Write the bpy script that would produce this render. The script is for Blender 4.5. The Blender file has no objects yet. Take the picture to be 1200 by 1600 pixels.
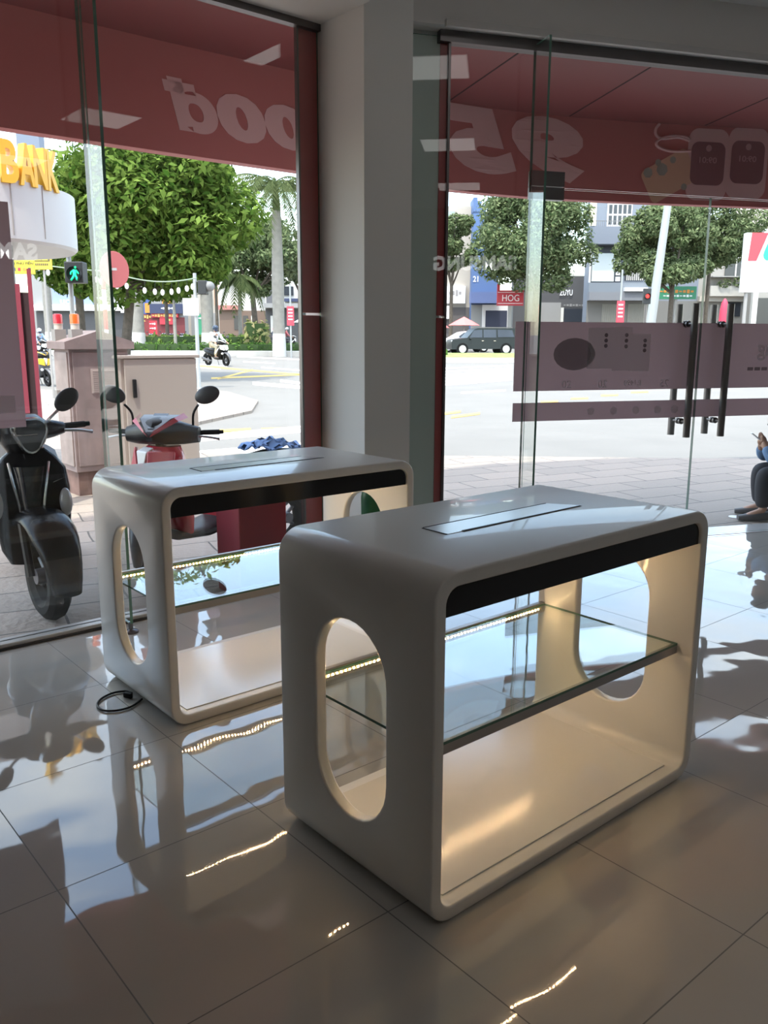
import bpy, bmesh, math, random
import numpy as np
from mathutils import Vector, Matrix
random.seed(7); RNG = np.random.default_rng(7)
PI = math.pi
sc = bpy.context.scene
COL = sc.collection

# ------------------------------------------------------------------ camera, sky, sun, exposure
HEAD = 0.70                                   # camera heading, clockwise from +Y (the shop's front glass runs along X)
PITCH, ROLL, EYE, FPX = 0.2041, 0.0029, 1.4684, 1316.19
R_ = Vector((math.cos(HEAD), -math.sin(HEAD), 0)); F_ = Vector((math.sin(HEAD), math.cos(HEAD), 0)); Z_ = Vector((0, 0, 1))
FW = F_*math.cos(PITCH) - Z_*math.sin(PITCH); UP = F_*math.sin(PITCH) + Z_*math.cos(PITCH)
CR = R_*math.cos(ROLL) + UP*math.sin(ROLL); CU = UP*math.cos(ROLL) - R_*math.sin(ROLL)
EYEV = Vector((0, 0, EYE))
cam = bpy.data.cameras.new('camera'); cam_o = bpy.data.objects.new('camera', cam); COL.objects.link(cam_o)
cam.sensor_fit = 'VERTICAL'; cam.sensor_height = 24; cam.lens = FPX/1600*24; cam.clip_start = .05; cam.clip_end = 600
cam_o.matrix_world = Matrix(((CR.x, CU.x, -FW.x, 0), (CR.y, CU.y, -FW.y, 0), (CR.z, CU.z, -FW.z, EYE), (0, 0, 0, 1)))
sc.camera = cam_o

w = bpy.data.worlds.new('sky'); sc.world = w; w.use_nodes = True
nt = w.node_tree; bg = nt.nodes['Background']
sky = nt.nodes.new('ShaderNodeTexSky'); sky.sky_type = 'NISHITA'; sky.sun_disc = False
SUN_TO = Vector((-.30, -.20, .95)).normalized()
sky.sun_elevation = math.asin(SUN_TO.z); sky.sun_rotation = math.atan2(SUN_TO.x, SUN_TO.y)
sky.air_density = 1.0; sky.dust_density = 1.5; sky.ozone_density = 1.0
# broken white cloud over the blue
tc = nt.nodes.new('ShaderNodeTexCoord'); mp = nt.nodes.new('ShaderNodeMapping'); mp.inputs['Scale'].default_value = (1, 1, 2.6)
ns = nt.nodes.new('ShaderNodeTexNoise'); ns.inputs['Scale'].default_value = 2.1; ns.inputs['Detail'].default_value = 6
cr = nt.nodes.new('ShaderNodeValToRGB'); cr.color_ramp.elements[0].position = .43; cr.color_ramp.elements[1].position = .70
mx = nt.nodes.new('ShaderNodeMixRGB'); mx.inputs[2].default_value = (3.9, 3.85, 3.85, 1)
nt.links.new(tc.outputs['Generated'], mp.inputs[0]); nt.links.new(mp.outputs[0], ns.inputs['Vector'])
nt.links.new(ns.outputs[0], cr.inputs[0]); nt.links.new(cr.outputs[0], mx.inputs[0])
tint = nt.nodes.new('ShaderNodeMixRGB'); tint.blend_type = 'MULTIPLY'; tint.inputs[0].default_value = 1; tint.inputs[2].default_value = (1.08, 1.0, .90, 1)
nt.links.new(sky.outputs[0], tint.inputs[1]); nt.links.new(tint.outputs[0], mx.inputs[1]); nt.links.new(mx.outputs[0], bg.inputs[0])
bg.inputs[1].default_value = 1.0
sun = bpy.data.lights.new('sun', 'SUN'); sun_o = bpy.data.objects.new('sun', sun); COL.objects.link(sun_o)
sun.energy = 4.9; sun.angle = .01; sun.color = (1, .95, .87)
sun_o.rotation_euler = SUN_TO.to_track_quat('Z', 'Y').to_euler()
sun_o.location = (0, 0, 20)

sc.view_settings.view_transform = 'Standard'; sc.view_settings.look = 'None'
sc.view_settings.exposure = 0.18; sc.view_settings.gamma = 1; sc.view_settings.use_curve_mapping = False
sc.cycles.max_bounces = 10; sc.cycles.diffuse_bounces = 5; sc.cycles.glossy_bounces = 6
sc.cycles.transmission_bounces = 8; sc.cycles.transparent_max_bounces = 24
sc.cycles.caustics_reflective = False; sc.cycles.caustics_refractive = False
sc.cycles.sample_clamp_indirect = 6.0; sc.cycles.use_denoising = True

# ------------------------------------------------------------------ helpers
MATS = {}
def mat(name, col, rough=.6, metal=0, spec=.5, noise=0, nscale=8, bump=0, bscale=40, coat=0, trans=0):
    if name in MATS: return MATS[name]
    m = bpy.data.materials.new(name); m.use_nodes = True; t = m.node_tree; b = t.nodes['Principled BSDF']
    b.inputs['Base Color'].default_value = (*col, 1); b.inputs['Roughness'].default_value = rough
    b.inputs['Metallic'].default_value = metal; b.inputs['Specular IOR Level'].default_value = spec
    b.inputs['Coat Weight'].default_value = coat; b.inputs['Transmission Weight'].default_value = trans
    if noise or bump:
        c = t.nodes.new('ShaderNodeTexCoord')
        if noise:
            n = t.nodes.new('ShaderNodeTexNoise'); n.inputs['Scale'].default_value = nscale; n.inputs['Detail'].default_value = 5
            r = t.nodes.new('ShaderNodeValToRGB')
            r.color_ramp.elements[0].color = (*[max(0, x*(1-noise)) for x in col], 1); r.color_ramp.elements[0].position = .3
            r.color_ramp.elements[1].color = (*[min(1, x*(1+noise)) for x in col], 1); r.color_ramp.elements[1].position = .7
            t.links.new(c.outputs['Object'], n.inputs['Vector']); t.links.new(n.outputs[0], r.inputs[0]); t.links.new(r.outputs[0], b.inputs['Base Color'])
        if bump:
            n = t.nodes.new('ShaderNodeTexNoise'); n.inputs['Scale'].default_value = bscale
            u = t.nodes.new('ShaderNodeBump'); u.inputs['Strength'].default_value = bump; u.inputs['Distance'].default_value = .01
            t.links.new(c.outputs['Object'], n.inputs['Vector']); t.links.new(n.outputs[0], u.inputs['Height']); t.links.new(u.outputs[0], b.inputs['Normal'])
    MATS[name] = m; return m
def emis(name, col, s):
    if name in MATS: return MATS[name]
    m = bpy.data.materials.new(name); m.use_nodes = True; t = m.node_tree
    b = t.nodes['Principled BSDF']; b.inputs['Base Color'].default_value = (*col, 1)
    b.inputs['Emission Color'].default_value = (*col, 1); b.inputs['Emission Strength'].default_value = s
    MATS[name] = m; return m
def glass(name, tint=(.95, .975, .965), opaque=None, amount=0):
    """clear sheet glass: mirror reflection by Fresnel, the rest passes straight through; optionally printed film in it"""
    if name in MATS: return MATS[name]
    m = bpy.data.materials.new(name); m.use_nodes = True; t = m.node_tree; t.nodes.remove(t.nodes['Principled BSDF'])
    out = t.nodes['Material Output']
    g = t.nodes.new('ShaderNodeNewGeometry'); mr = t.nodes.new('ShaderNodeMapRange')
    mr.inputs[3].default_value = 1.5; mr.inputs[4].default_value = 1/1.5
    fr = t.nodes.new('ShaderNodeFresnel'); t.links.new(g.outputs['Backfacing'], mr.inputs[0]); t.links.new(mr.outputs[0], fr.inputs[0])
    tr = t.nodes.new('ShaderNodeBsdfTransparent'); tr.inputs[0].default_value = (*tint, 1)
    gl = t.nodes.new('ShaderNodeBsdfGlossy'); gl.inputs['Roughness'].default_value = 0.0
    mi = t.nodes.new('ShaderNodeMixShader')
    t.links.new(fr.outputs[0], mi.inputs[0]); t.links.new(gl.outputs[0], mi.inputs[2])
    last = tr
    if opaque:
        d1 = t.nodes.new('ShaderNodeBsdfDiffuse'); d1.inputs[0].default_value = (*opaque, 1)
        d2 = t.nodes.new('ShaderNodeBsdfTranslucent'); d2.inputs[0].default_value = (*opaque, 1)
        df = t.nodes.new('ShaderNodeMixShader'); df.inputs[0].default_value = .85; t.links.new(d1.outputs[0], df.inputs[1]); t.links.new(d2.outputs[0], df.inputs[2])
        m2 = t.nodes.new('ShaderNodeMixShader'); m2.inputs[0].default_value = amount
        t.links.new(tr.outputs[0], m2.inputs[1]); t.links.new(df.outputs[0], m2.inputs[2]); last = m2
    t.links.new(last.outputs[0], mi.inputs[1]); t.links.new(mi.outputs[0], out.inputs[0])
    MATS[name] = m; return m
def leafmat(name, dark, light):
    if name in MATS: return MATS[name]
    m = bpy.data.materials.new(name); m.use_nodes = True; t = m.node_tree; t.nodes.remove(t.nodes['Principled BSDF'])
    g = t.nodes.new('ShaderNodeNewGeometry'); r = t.nodes.new('ShaderNodeValToRGB')
    r.color_ramp.elements[0].color = (*dark, 1); r.color_ramp.elements[1].color = (*light, 1)
    d = t.nodes.new('ShaderNodeBsdfDiffuse'); x = t.nodes.new('ShaderNodeBsdfTranslucent'); mi = t.nodes.new('ShaderNodeMixShader'); mi.inputs[0].default_value = .35
    t.links.new(g.outputs['Random Per Island'], r.inputs[0]); t.links.new(r.outputs[0], d.inputs[0]); t.links.new(r.outputs[0], x.inputs[0])
    t.links.new(d.outputs[0], mi.inputs[1]); t.links.new(x.outputs[0], mi.inputs[2]); t.links.new(mi.outputs[0], t.nodes['Material Output'].inputs[0])
    MATS[name] = m; return m

def V(*a): return Vector(a)
def perp(d):
    a = V(0, 0, 1) if abs(d.z) < .9 else V(1, 0, 0)
    u = d.cross(a).normalized(); return u, d.cross(u).normalized()
class MB:
    def __init__(s): s.v = []; s.f = []; s.m = []; s.cur = 0; s.T = None
    def mi(s, i): s.cur = i; return s
    def add(s, vs, fs):
        o = len(s.v)
        for q in vs:
            q = Vector(q); s.v.append(s.T @ q if s.T else q)
        for q in fs: s.f.append(tuple(i+o for i in q)); s.m.append(s.cur)
        return s
    def box(s, x0, x1, y0, y1, z0, z1):
        return s.add([(x0,y0,z0),(x1,y0,z0),(x1,y1,z0),(x0,y1,z0),(x0,y0,z1),(x1,y0,z1),(x1,y1,z1),(x0,y1,z1)],
                     [(3,2,1,0),(4,5,6,7),(0,1,5,4),(1,2,6,5),(2,3,7,6),(3,0,4,7)])
    def rings(s, rs, cap=True, close=False):
        n = len(rs[0]); vs = [p for r in rs for p in r]; fs = []
        for i in range(len(rs)-(0 if close else 1)):
            a = i*n; b = ((i+1) % len(rs))*n
            for j in range(n): k = (j+1) % n; fs.append((a+j, a+k, b+k, b+j))
        if cap and not close: fs.append(tuple(range(n-1, -1, -1))); fs.append(tuple((len(rs)-1)*n+j for j in range(n)))
        return s.add(vs, fs)
    def tube(s, pts, r, n=10, cap=True):
        pts = [Vector(p) for p in pts]; rr = r if isinstance(r, (list, tuple)) else [r]*len(pts)
        rs = []; u = None
        for i, p in enumerate(pts):
            d = (pts[min(i+1, len(pts)-1)]-pts[max(i-1, 0)]).normalized()
            if u is None: u, _ = perp(d)
            u = (u-d*u.dot(d)).normalized(); v = d.cross(u)
            rs.append([p+(u*math.cos(2*PI*j/n)+v*math.sin(2*PI*j/n))*rr[i] for j in range(n)])
        return s.rings(rs, cap)
    def cyl(s, a, b, r, r1=None, n=16): return s.tube([a, b], [r, r if r1 is None else r1], n)
    def lathe(s, prof, c=(0, 0, 0), axis='z', n=24, cap=True):
        rs = []
        for r, h in prof:
            q = []
            for j in range(n):
                a = 2*PI*j/n; x, y = r*math.cos(a), r*math.sin(a)
                q.append(V(*c)+{'z': V(x, y, h), 'y': V(y, h, x), 'x': V(h, x, y)}[axis])
            rs.append(q)
        return s.rings(rs, cap)
    def torus(s, c, R, r, axis='y', n=28, k=10, sq=1.0):
        rs = []
        for i in range(n):
            a = 2*PI*i/n; q = []
            for j in range(k):
                b = 2*PI*j/k; rad = R+r*math.cos(b); h = r*sq*math.sin(b)
                q.append(V(*c)+{'y': V(rad*math.cos(a), h, rad*math.sin(a)), 'x': V(h, rad*math.cos(a), rad*math.sin(a)), 'z': V(rad*math.cos(a), rad*math.sin(a), h)}[axis])
            rs.append(q)
        return s.rings(rs, False, True)
    def ell(s, c, r, n=16, k=10, M=None):
        rs = []
        for i in range(k+1):
            t = PI*i/k; t = min(max(t, .02), PI-.02)
            q = [V(r[0]*math.sin(t)*math.cos(2*PI*j/n), r[1]*math.sin(t)*math.sin(2*PI*j/n), -r[2]*math.cos(t)) for j in range(n)]
            rs.append([V(*c)+(M @ p if M else p) for p in q])
        return s.rings(rs)
    def loft(s, rs, axis='z', n=20, cap=True):
        """rings (cx,cy,cz,a,b,e): superellipse cross sections across the axis"""
        out = []
        for cx, cy, cz, a, b, e in rs:
            q = []
            for j in range(n):
                t = 2*PI*j/n; c, d = math.cos(t), math.sin(t)
                x = a*math.copysign(abs(c)**(2/e), c); y = b*math.copysign(abs(d)**(2/e), d)
                q.append(V(cx, cy, cz)+{'z': V(x, y, 0), 'x': V(0, x, y), 'y': V(y, 0, x)}[axis])
            out.append(q)
        return s.rings(out, cap)
    def prism(s, poly, h0, h1, axis='z'):
        f = {'z': lambda p, h: (p[0], p[1], h), 'y': lambda p, h: (p[0], h, p[1]), 'x': lambda p, h: (h, p[0], p[1])}[axis]
        return s.rings([[Vector(f(p, h0)) for p in poly], [Vector(f(p, h1)) for p in poly]])
    def mesh(s, name, mats, smooth=True):
        me = bpy.data.meshes.new(name); me.from_pydata([tuple(q) for q in s.v], [], s.f)
        for m in (mats if isinstance(mats, (list, tuple)) else [mats]): me.materials.append(m)
        if max(s.m, default=0): me.polygons.foreach_set('material_index', s.m)
        bm = bmesh.new(); bm.from_mesh(me); bmesh.ops.recalc_face_normals(bm, faces=bm.faces); bm.to_mesh(me); bm.free()
        if smooth: me.shade_smooth() if hasattr(me, 'shade_smooth') else None
        me.update(); return me
    def build(s, name, mats, parent=None, smooth=True, bevel=0, angle=35, loc=None, rz=None):
        o = bpy.data.objects.new(name, s.mesh(name, mats, smooth)); COL.objects.link(o)
        if smooth: o.data.set_sharp_from_angle(angle=math.radians(angle))
        if bevel:
            b = o.modifiers.new('bevel', 'BEVEL'); b.width = bevel; b.segments = 2; b.limit_method = 'ANGLE'; b.angle_limit = math.radians(40)
        if parent: o.parent = parent
        if loc is not None: o.location = loc
        if rz is not None: o.rotation_euler[2] = rz
        return o
def tag(o, label=None, cat=None, group=None, kind=None):
    if label: o['label'] = label
    if cat: o['category'] = cat
    if group: o['group'] = group
    if kind: o['kind'] = kind
    return o
def thing(name, label, cat, loc=(0, 0, 0), rz=0, group=None, s=1):
    o = bpy.data.objects.new(name, None); COL.objects.link(o); o.location = loc; o.rotation_euler[2] = rz; o.scale = (s, s, s)
    o.empty_display_size = .2
    return tag(o, label, cat, group)
def dup(root, loc, rz, label, group=None, s=None):
    def cp(o, par):
        c = o.copy(); COL.objects.link(c)
        if par: c.parent = par
        for ch in o.children: cp(ch, c)
        return c
    c = cp(root, None); c.location = loc; c.rotation_euler[2] = rz; c['label'] = label
    if group: c['group'] = group
    if s: c.scale = (s, s, s)
    return c
def AT(px, py, D):
    """point of the photograph's line of sight at forward distance D metres"""
    d = FW+CR*((px-600)/FPX)-CU*((py-800)/FPX); return EYEV+d*(D/d.dot(F_))
def ST(x, y, z=0): return R_*x+F_*y+Z_*z
def PX(p):
    v = p-EYEV; d = v.dot(FW); return 600+FPX*v.dot(CR)/d, 800-FPX*v.dot(CU)/d
def gz(y): return -.16 if y < 22 else -.16+.0162*(y-22)
def X_AT(px, D): return AT(px, 527, D).dot(R_)
def Z_AT(py, D): return AT(600, py, D).z
def text_mesh(body, mats, size=1, depth=.02, bold=0, shear=0, mirror=False, width=None, height=None, name='lettering'):
    """flat letters standing in local XZ, centred, facing -Y (mirrored ones face +Y)"""
    c = bpy.data.curves.new('t', 'FONT'); c.body = body; c.size = size; c.extrude = depth/2; c.offset = bold; c.shear = shear
    c.align_x = 'CENTER'; c.align_y = 'CENTER'; c.resolution_u = 4
    o = bpy.data.objects.new('t', c); COL.objects.link(o); dg = bpy.context.evaluated_depsgraph_get()
    me = bpy.data.meshes.new_from_object(o.evaluated_get(dg)); bpy.data.objects.remove(o); bpy.data.curves.remove(c)
    me.name = name
    n = len(me.vertices); a = np.empty(n*3); me.vertices.foreach_get('co', a); a = a.reshape(-1, 3)
    mn, mxx = a.min(0), a.max(0); a -= (mn+mxx)/2
    kx = width/(mxx-mn)[0] if width else height/(mxx-mn)[1] if height else 1
    a[:, 0] *= kx; a[:, 1] *= height/(mxx-mn)[1] if height else kx
    b = np.stack([(-a[:, 0] if mirror else a[:, 0]), -a[:, 2], a[:, 1]], 1)
    me.vertices.foreach_set('co', b.astype(np.float32).ravel())
    me.materials.clear(); me.materials.append(mats)
    if mirror: me.flip_normals()
    me.update(); return me
def put(name, me, parent=None, loc=(0, 0, 0), rz=0):
    o = bpy.data.objects.new(name, me); COL.objects.link(o); o.location = loc; o.rotation_euler[2] = rz
    if parent: o.parent = parent
    return o
def structure(o): o['kind'] = 'structure'; return o

# ------------------------------------------------------------------ materials
white_lacquer = mat('white_lacquer', (.80, .785, .755), .34, spec=.7, coat=.3)
grey_metal = mat('brushed_grey_metal', (.42, .42, .42), .35, .6)
dark_steel = mat('dark_steel', (.16, .15, .15), .3, .8)
black_gloss = mat('black_glass_panel', (.012, .013, .016), .12)
black_plastic = mat('black_plastic', (.012, .012, .013), .4, spec=.25)
black_paint = mat('black_gloss_paint', (.008, .008, .009), .25, spec=.12, coat=.03)
rubber = mat('tyre_rubber', (.009, .009, .009), .8, spec=.2)
chrome = mat('chrome', (.75, .75, .75), .12, 1)
clear = glass('clear_glass'); shelf_glass = glass('shelf_glass', (.93, .97, .95))
glass_edge = mat('green_glass_edge', (.11, .23, .18), .15)
red_paint = mat('red_panel', (.50, .085, .09), .4)
plaster = mat('painted_plaster', (.76, .74, .71), .75)
ceiling_paint = mat('ceiling_paint', (.80, .775, .75), .9)
concrete = mat('concrete_grey', (.42, .40, .38), .85, noise=.12, nscale=3)
# ------------------------------------------------------------------ the shop: floor, glass fronts, pillar, ceiling
TH = math.radians(16.3)-HEAD                          # the entrance front turns away from the side front
ED = V(math.cos(TH), math.sin(TH), 0); EN = V(-math.sin(TH), math.cos(TH), 0); E0 = V(6.133, 3.081, 0)
def EP(s, out=0, z=0): return E0+ED*s+EN*out+Z_*z     # point on the entrance front: s metres along it, out metres outside
def floor_material():
    m = bpy.data.materials.new('polished_floor_tiles'); m.use_nodes = True; t = m.node_tree; b = t.nodes['Principled BSDF']
    N = t.nodes.new; L = t.links.new
    c = N('ShaderNodeTexCoord'); sx = N('ShaderNodeSeparateXYZ'); L(c.outputs['Object'], sx.inputs[0])
    def math_(op, a, bb):
        n = N('ShaderNodeMath'); n.operation = op
        for i, q in enumerate((a, bb)):
            if isinstance(q, (int, float)): n.inputs[i].default_value = q
            else: L(q, n.inputs[i])
        return n.outputs[0]
    tx = math_('DIVIDE', sx.outputs[0], .631); ty = math_('DIVIDE', math_('SUBTRACT', sx.outputs[1], .839), .6385)
    def edge(q):
        f = math_('FRACT', q, 0); return math_('MINIMUM', f, math_('SUBTRACT', 1, f))
    d = math_('MINIMUM', edge(tx), edge(ty)); g = math_('LESS_THAN', d, .0028)
    cb = N('ShaderNodeCombineXYZ'); L(math_('FLOOR', tx, 0), cb.inputs[0]); L(math_('FLOOR', ty, 0), cb.inputs[1])
    wn = N('ShaderNodeTexWhiteNoise'); L(cb.outputs[0], wn.inputs['Vector'])
    # every tile has its own slight warp and tilt
    sc_ = N('ShaderNodeVectorMath'); sc_.operation = 'SCALE'; sc_.inputs['Scale'].default_value = 37; L(wn.outputs['Color'], sc_.inputs[0])
    ad = N('ShaderNodeVectorMath'); L(c.outputs['Object'], ad.inputs[0]); L(sc_.outputs[0], ad.inputs[1])
    n1 = N('ShaderNodeTexNoise'); n1.inputs['Scale'].default_value = 3.2; n1.inputs['Detail'].default_value = 1.2; n1.inputs['Roughness'].default_value = .45; L(ad.outputs[0], n1.inputs['Vector'])
    bu = N('ShaderNodeBump'); bu.inputs['Strength'].default_value = 1; bu.inputs['Distance'].default_value = .0042; L(n1.outputs[0], bu.inputs['Height']); L(bu.outputs[0], b.inputs['Normal'])
    n2 = N('ShaderNodeTexNoise'); n2.inputs['Scale'].default_value = 2.5; n2.inputs['Detail'].default_value = 6; L(ad.outputs[0], n2.inputs['Vector'])
    r = N('ShaderNodeValToRGB'); r.color_ramp.elements[0].color = (.44, .41, .37, 1); r.color_ramp.elements[1].color = (.52, .49, .445, 1); L(n2.outputs[0], r.inputs[0])
    mx = N('ShaderNodeMixRGB'); L(g, mx.inputs[0]); L(r.outputs[0], mx.inputs[1]); mx.inputs[2].default_value = (.12, .115, .105, 1); L(mx.outputs[0], b.inputs['Base Color'])
    b.inputs['Roughness'].default_value = .035; b.inputs['Specular IOR Level'].default_value = .95
    rm = N('ShaderNodeMath'); rm.operation = 'MULTIPLY_ADD'; L(g, rm.inputs[0]); rm.inputs[1].default_value = .6; rm.inputs[2].default_value = .03; L(rm.outputs[0], b.inputs['Roughness'])
    return m
GY = 4.125
a0 = EP(-2.72); a1 = EP(4.2)
floor_poly = [(-1.3, -5.4), (a1.x, -5.4), (a1.x, a1.y), (a0.x, a0.y), (3.0, GY+.06), (-1.3, GY+.06)]
structure(MB().prism(floor_poly, -.16, 0).build('floor', floor_material(), smooth=False))
structure(MB().prism(floor_poly, 3.62, 3.9).build('ceiling', ceiling_paint, smooth=False))
structure(MB().box(-1.3, 3.0, 3.05, GY+.1, 3.155, 3.62).build('ceiling_bulkhead', ceiling_paint, smooth=False))
wall_in = mat('interior_wall', (.30, .27, .255), .8)
structure(MB().box(-1.5, a1.x+.2, -5.6, -5.4, -.16, 3.9).build('wall_back', wall_in, smooth=False))
structure(MB().box(-1.5, -1.3, -5.4, GY+.1, -.16, 3.9).build('wall_left', wall_in, smooth=False))
structure(MB().box(a1.x, a1.x+.2, -5.4, a1.y, -.16, 3.9).build('wall_right', wall_in, smooth=False))
# corner pillar (white, inside) with its cladding outside
structure(MB().prism([(3.0, GY+.10), (3.0, 3.735), (3.343, 3.735), (3.62, 4.18), (3.62, 4.30), (3.0, 4.30)], 0, 3.62).build('pillar', plaster, smooth=False))
grey_clad = mat('grey_cladding', (.66, .70, .67), .6)
b0 = EP(-2.72, .03); b1 = EP(-2.44, .03); b2 = EP(-2.44, .10); b3 = EP(-2.72, .14)
structure(MB().prism([(p.x, p.y) for p in (b0, b1, b2, b3)], -.05, 3.30).build('trim_1', grey_clad, smooth=False))
def red_post(poly, name):
    m = MB().prism(poly, -.1, 1.595).prism(poly, 1.61, 3.3)
    return structure(m.build(name, red_paint, smooth=False))
red_post([(2.868, GY+.03), (2.998, GY+.03), (2.998, GY+.06), (2.868, GY+.06)], 'trim_2')
q = [EP(-2.46, .02), EP(-2.415, .02), EP(-2.415, .2), EP(-2.46, .2)]
red_post([(p.x, p.y) for p in q], 'trim_3')
structure(MB().box(2.855, 2.866, GY+.013, GY+.04, 0, 3.155).build('trim_4', dark_steel, smooth=False))
q = [EP(-2.415, -.005), EP(-2.40, -.005), EP(-2.40, .06), EP(-2.415, .06)]
structure(MB().prism([(p.x, p.y) for p in q], 0, 3.27).build('trim_5', dark_steel, smooth=False))
# left glass front: two sheets meeting at a fin
def sheet(name, x0, x1, z0, z1):
    m = MB().box(x0, x1, GY, GY+.012, z0, z1); m.m = [1, 1, 0, 1, 0, 1]
    return structure(m.build(name, [clear, glass_edge], smooth=False))
structure(MB().box(-1.3, .6, GY-.06, GY+.15, 0, 3.62).build('wall_light_block', wall_in, smooth=False))  # unseen wall added beside the window to darken the desk sides
sheet('window_1', .6, 1.655, .03, 3.155); sheet('window_2', 1.660, 2.985, .03, 3.155)
m = MB().box(1.630, 1.645, GY-.205, GY-.002, .05, 3.155); m.m = [1, 1, 1, 0, 1, 0]
fin = tag(m.build('glass_fin', [clear, glass_edge], smooth=False), 'tall glass stiffening fin on a small round foot at the side window', 'glass fin')
MB().lathe([(.038, 0), (.038, .008), (.03, .014), (.012, .02), (.012, .05)], (1.6375, GY-.19, 0)).build('foot', dark_steel, fin)
structure(MB().box(.6, 3.0, GY-.045, GY+.05, 0, .03).build('trim_7', mat('sill_aluminium', (.5, .49, .47), .35, .3), smooth=False, bevel=.004))
structure(MB().box(.6, 3.0, GY-.056, GY-.045, 0, .012).build('trim_8', mat('sill_gasket', (.05, .05, .05), .6), smooth=False))
structure(MB().box(.6, 3.0, GY-.01, GY+.04, 3.12, 3.155).build('trim_9', dark_steel, smooth=False))
# entrance: header, fixed sheet, fin, two door leaves under a transom, more fixed glass
ER = Matrix.Rotation(TH, 4, 'Z'); ER.translation = E0
def ebox(s0, s1, o0, o1, z0, z1, mats, name, edge=False):
    m = MB(); m.T = ER; m.box(s0, s1, o0, o1, z0, z1)
    if edge: m.m = [1, 1, 0, 1, 0, 1]
    return m.build(name, mats, smooth=False)
structure(ebox(-2.72, 4.2, -.10, .12, 3.30, 3.62, ceiling_paint, 'wall_header'))
structure(ebox(-2.48, 4.2, -.135, -.10, 3.285, 3.325, mat('rail_white', (.66, .64, .62), .5), 'trim_10'))
structure(ebox(-2.48, 4.2, -.03, .05, 3.235, 3.30, dark_steel, 'trim_11'))
G2 = [clear, glass_edge]
structure(ebox(-2.70, -1.835, 0, .012, .01, 3.27, G2, 'window_3', True))
structure(ebox(-1.825, .905, 0, .012, 2.435, 3.27, G2, 'window_4', True))
structure(ebox(.915, 4.2, 0, .012, .01, 3.27, G2, 'window_5', True))
m = MB(); m.T = ER; m.box(-1.845, -1.830, -.215, -.004, .05, 3.27); m.m = [1, 1, 1, 0, 1, 0]
fin2 = tag(m.build('glass_fin', G2, smooth=False), 'tall glass stiffening fin standing beside the entrance doors', 'glass fin')
m = MB(); m.T = ER; m.lathe([(.038, 0), (.038, .008), (.03, .014), (.012, .02), (.012, .05)], (-1.8375, -.195, 0)).build('foot', dark_steel, fin2)
def leaf(name, s0, s1, hs, label):
    d = structure(ebox(s0, s1, 0, .012, .012, 2.425, G2, name, True))
    h = MB(); h.T = ER
    for o in (-.085, .10): h.tube([(hs, o, .77), (hs, o, 1.71)], .025, 14)
    for z in (.88, 1.57): h.tube([(hs, -.085, z), (hs, .10, z)], .011, 10); h.tube([(hs, -.02, z), (hs, -.002, z)], .022, 12); h.tube([(hs, .014, z), (hs, .03, z)], .022, 12)
    hh = h.build('door_handle', mat('handle_steel', (.23, .215, .21), .38, .7), d)
    return d
leaf('door_1', -1.815, -.460, -.575, ''); leaf('door_2', -.450, .895, -.285, '')
p = ebox(-1.835, -1.60, -.022, .034, 2.355, 2.432, dark_steel, 'patch_fitting'); 
for args in ((-1.835, -1.60, -.022, .034, 2.438, 2.53),):
    c = ebox(*args, dark_steel, 'plate'); c.parent = p
tag(p, 'dark metal patch fitting clamping the corner of the glass door', 'door fitting')
sill_st = mat('threshold_stone', (.50, .49, .48), .15)
structure(ebox(-2.46, 4.2, .06, .30, -.10, -.012, sill_st, 'trim_12'))
# printed film on the glass
film = glass('maroon_film', (.55, .42, .42), (.42, .335, .34), .90)
film_ink = glass('faded_print', (1, 1, 1), (.98, .97, .97), .82); film_ink2 = glass('faded_print_dark', (.9, .9, .9), (.06, .05, .05), .38)
def efilm(s0, s1, z0, z1, label):
    return tag(ebox(s0, s1, .014, .017, z0, z1, film, 'window_film'), label, 'window film')
fm = efilm(-1.90, 1.30, 1.112, 1.577, 'wide maroon advertising film across the entrance doors, phones printed on it')
fl = efilm(-1.90, 1.30, .905, 1.032, 'narrow maroon film strip with small icons across the doors, below the phone picture')
def eput(name, me, s, out, z, par): o = put(name, me, par, EP(s, out, z), TH); return o
for s, z, w_, h_, a in ((-1.25, 1.40, .20, .28, 0), (-1.08, 1.395, .15, .30, 0), (-.93, 1.37, .15, .26, 0)):
    m = MB(); 
    for k in range(1): m.box(-w_/2, w_/2, 0, .001, -h_/2, h_/2)
    m.mi(1)
    for k in range(3): m.cyl((w_*.2, .0, h_*(.32-.13*k)), (w_*.2, -.001, h_*(.32-.13*k)), .014)
    ph = m.build('printed_phone', [film_ink, film_ink2], fm, smooth=False, bevel=.0, loc=EP(s, .012, z), rz=TH)
MB().ell((0, 0, 0), (.16, .0012, .11)).build('printed_shape', film_ink2, fm, loc=EP(-1.45, .0127, 1.36), rz=TH)
eput('lettering', text_mesh('02', film_ink, depth=.001, bold=.02, mirror=False, height=.055), -1.50, .0122, 1.155, fm)
eput('lettering', text_mesh('20', film_ink, depth=.001, bold=.02, mirror=True, height=.055), -1.22, .0122, 1.155, fm)
eput('lettering', text_mesh('IJ.1490', film_ink, depth=.001, bold=.02, mirror=True, height=.05), -.98, .0122, 1.155, fm)
eput('lettering', text_mesh('25', film_ink, depth=.001, bold=.02, mirror=True, height=.055), -.72, .0122, 1.155, fm)
eput('lettering', text_mesh('ương', film_ink, depth=.001, bold=.025, mirror=True, height=.15), .22, .0122, 1.385, fm)
m = MB(); 
for k in range(7): m.box(-.2+.062*k, -.15+.062*k, 0, .001, -.012, .012)
m.build('print_line', film_ink2, fm, smooth=False, loc=EP(.18, .0122, 1.25), rz=TH)
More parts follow.
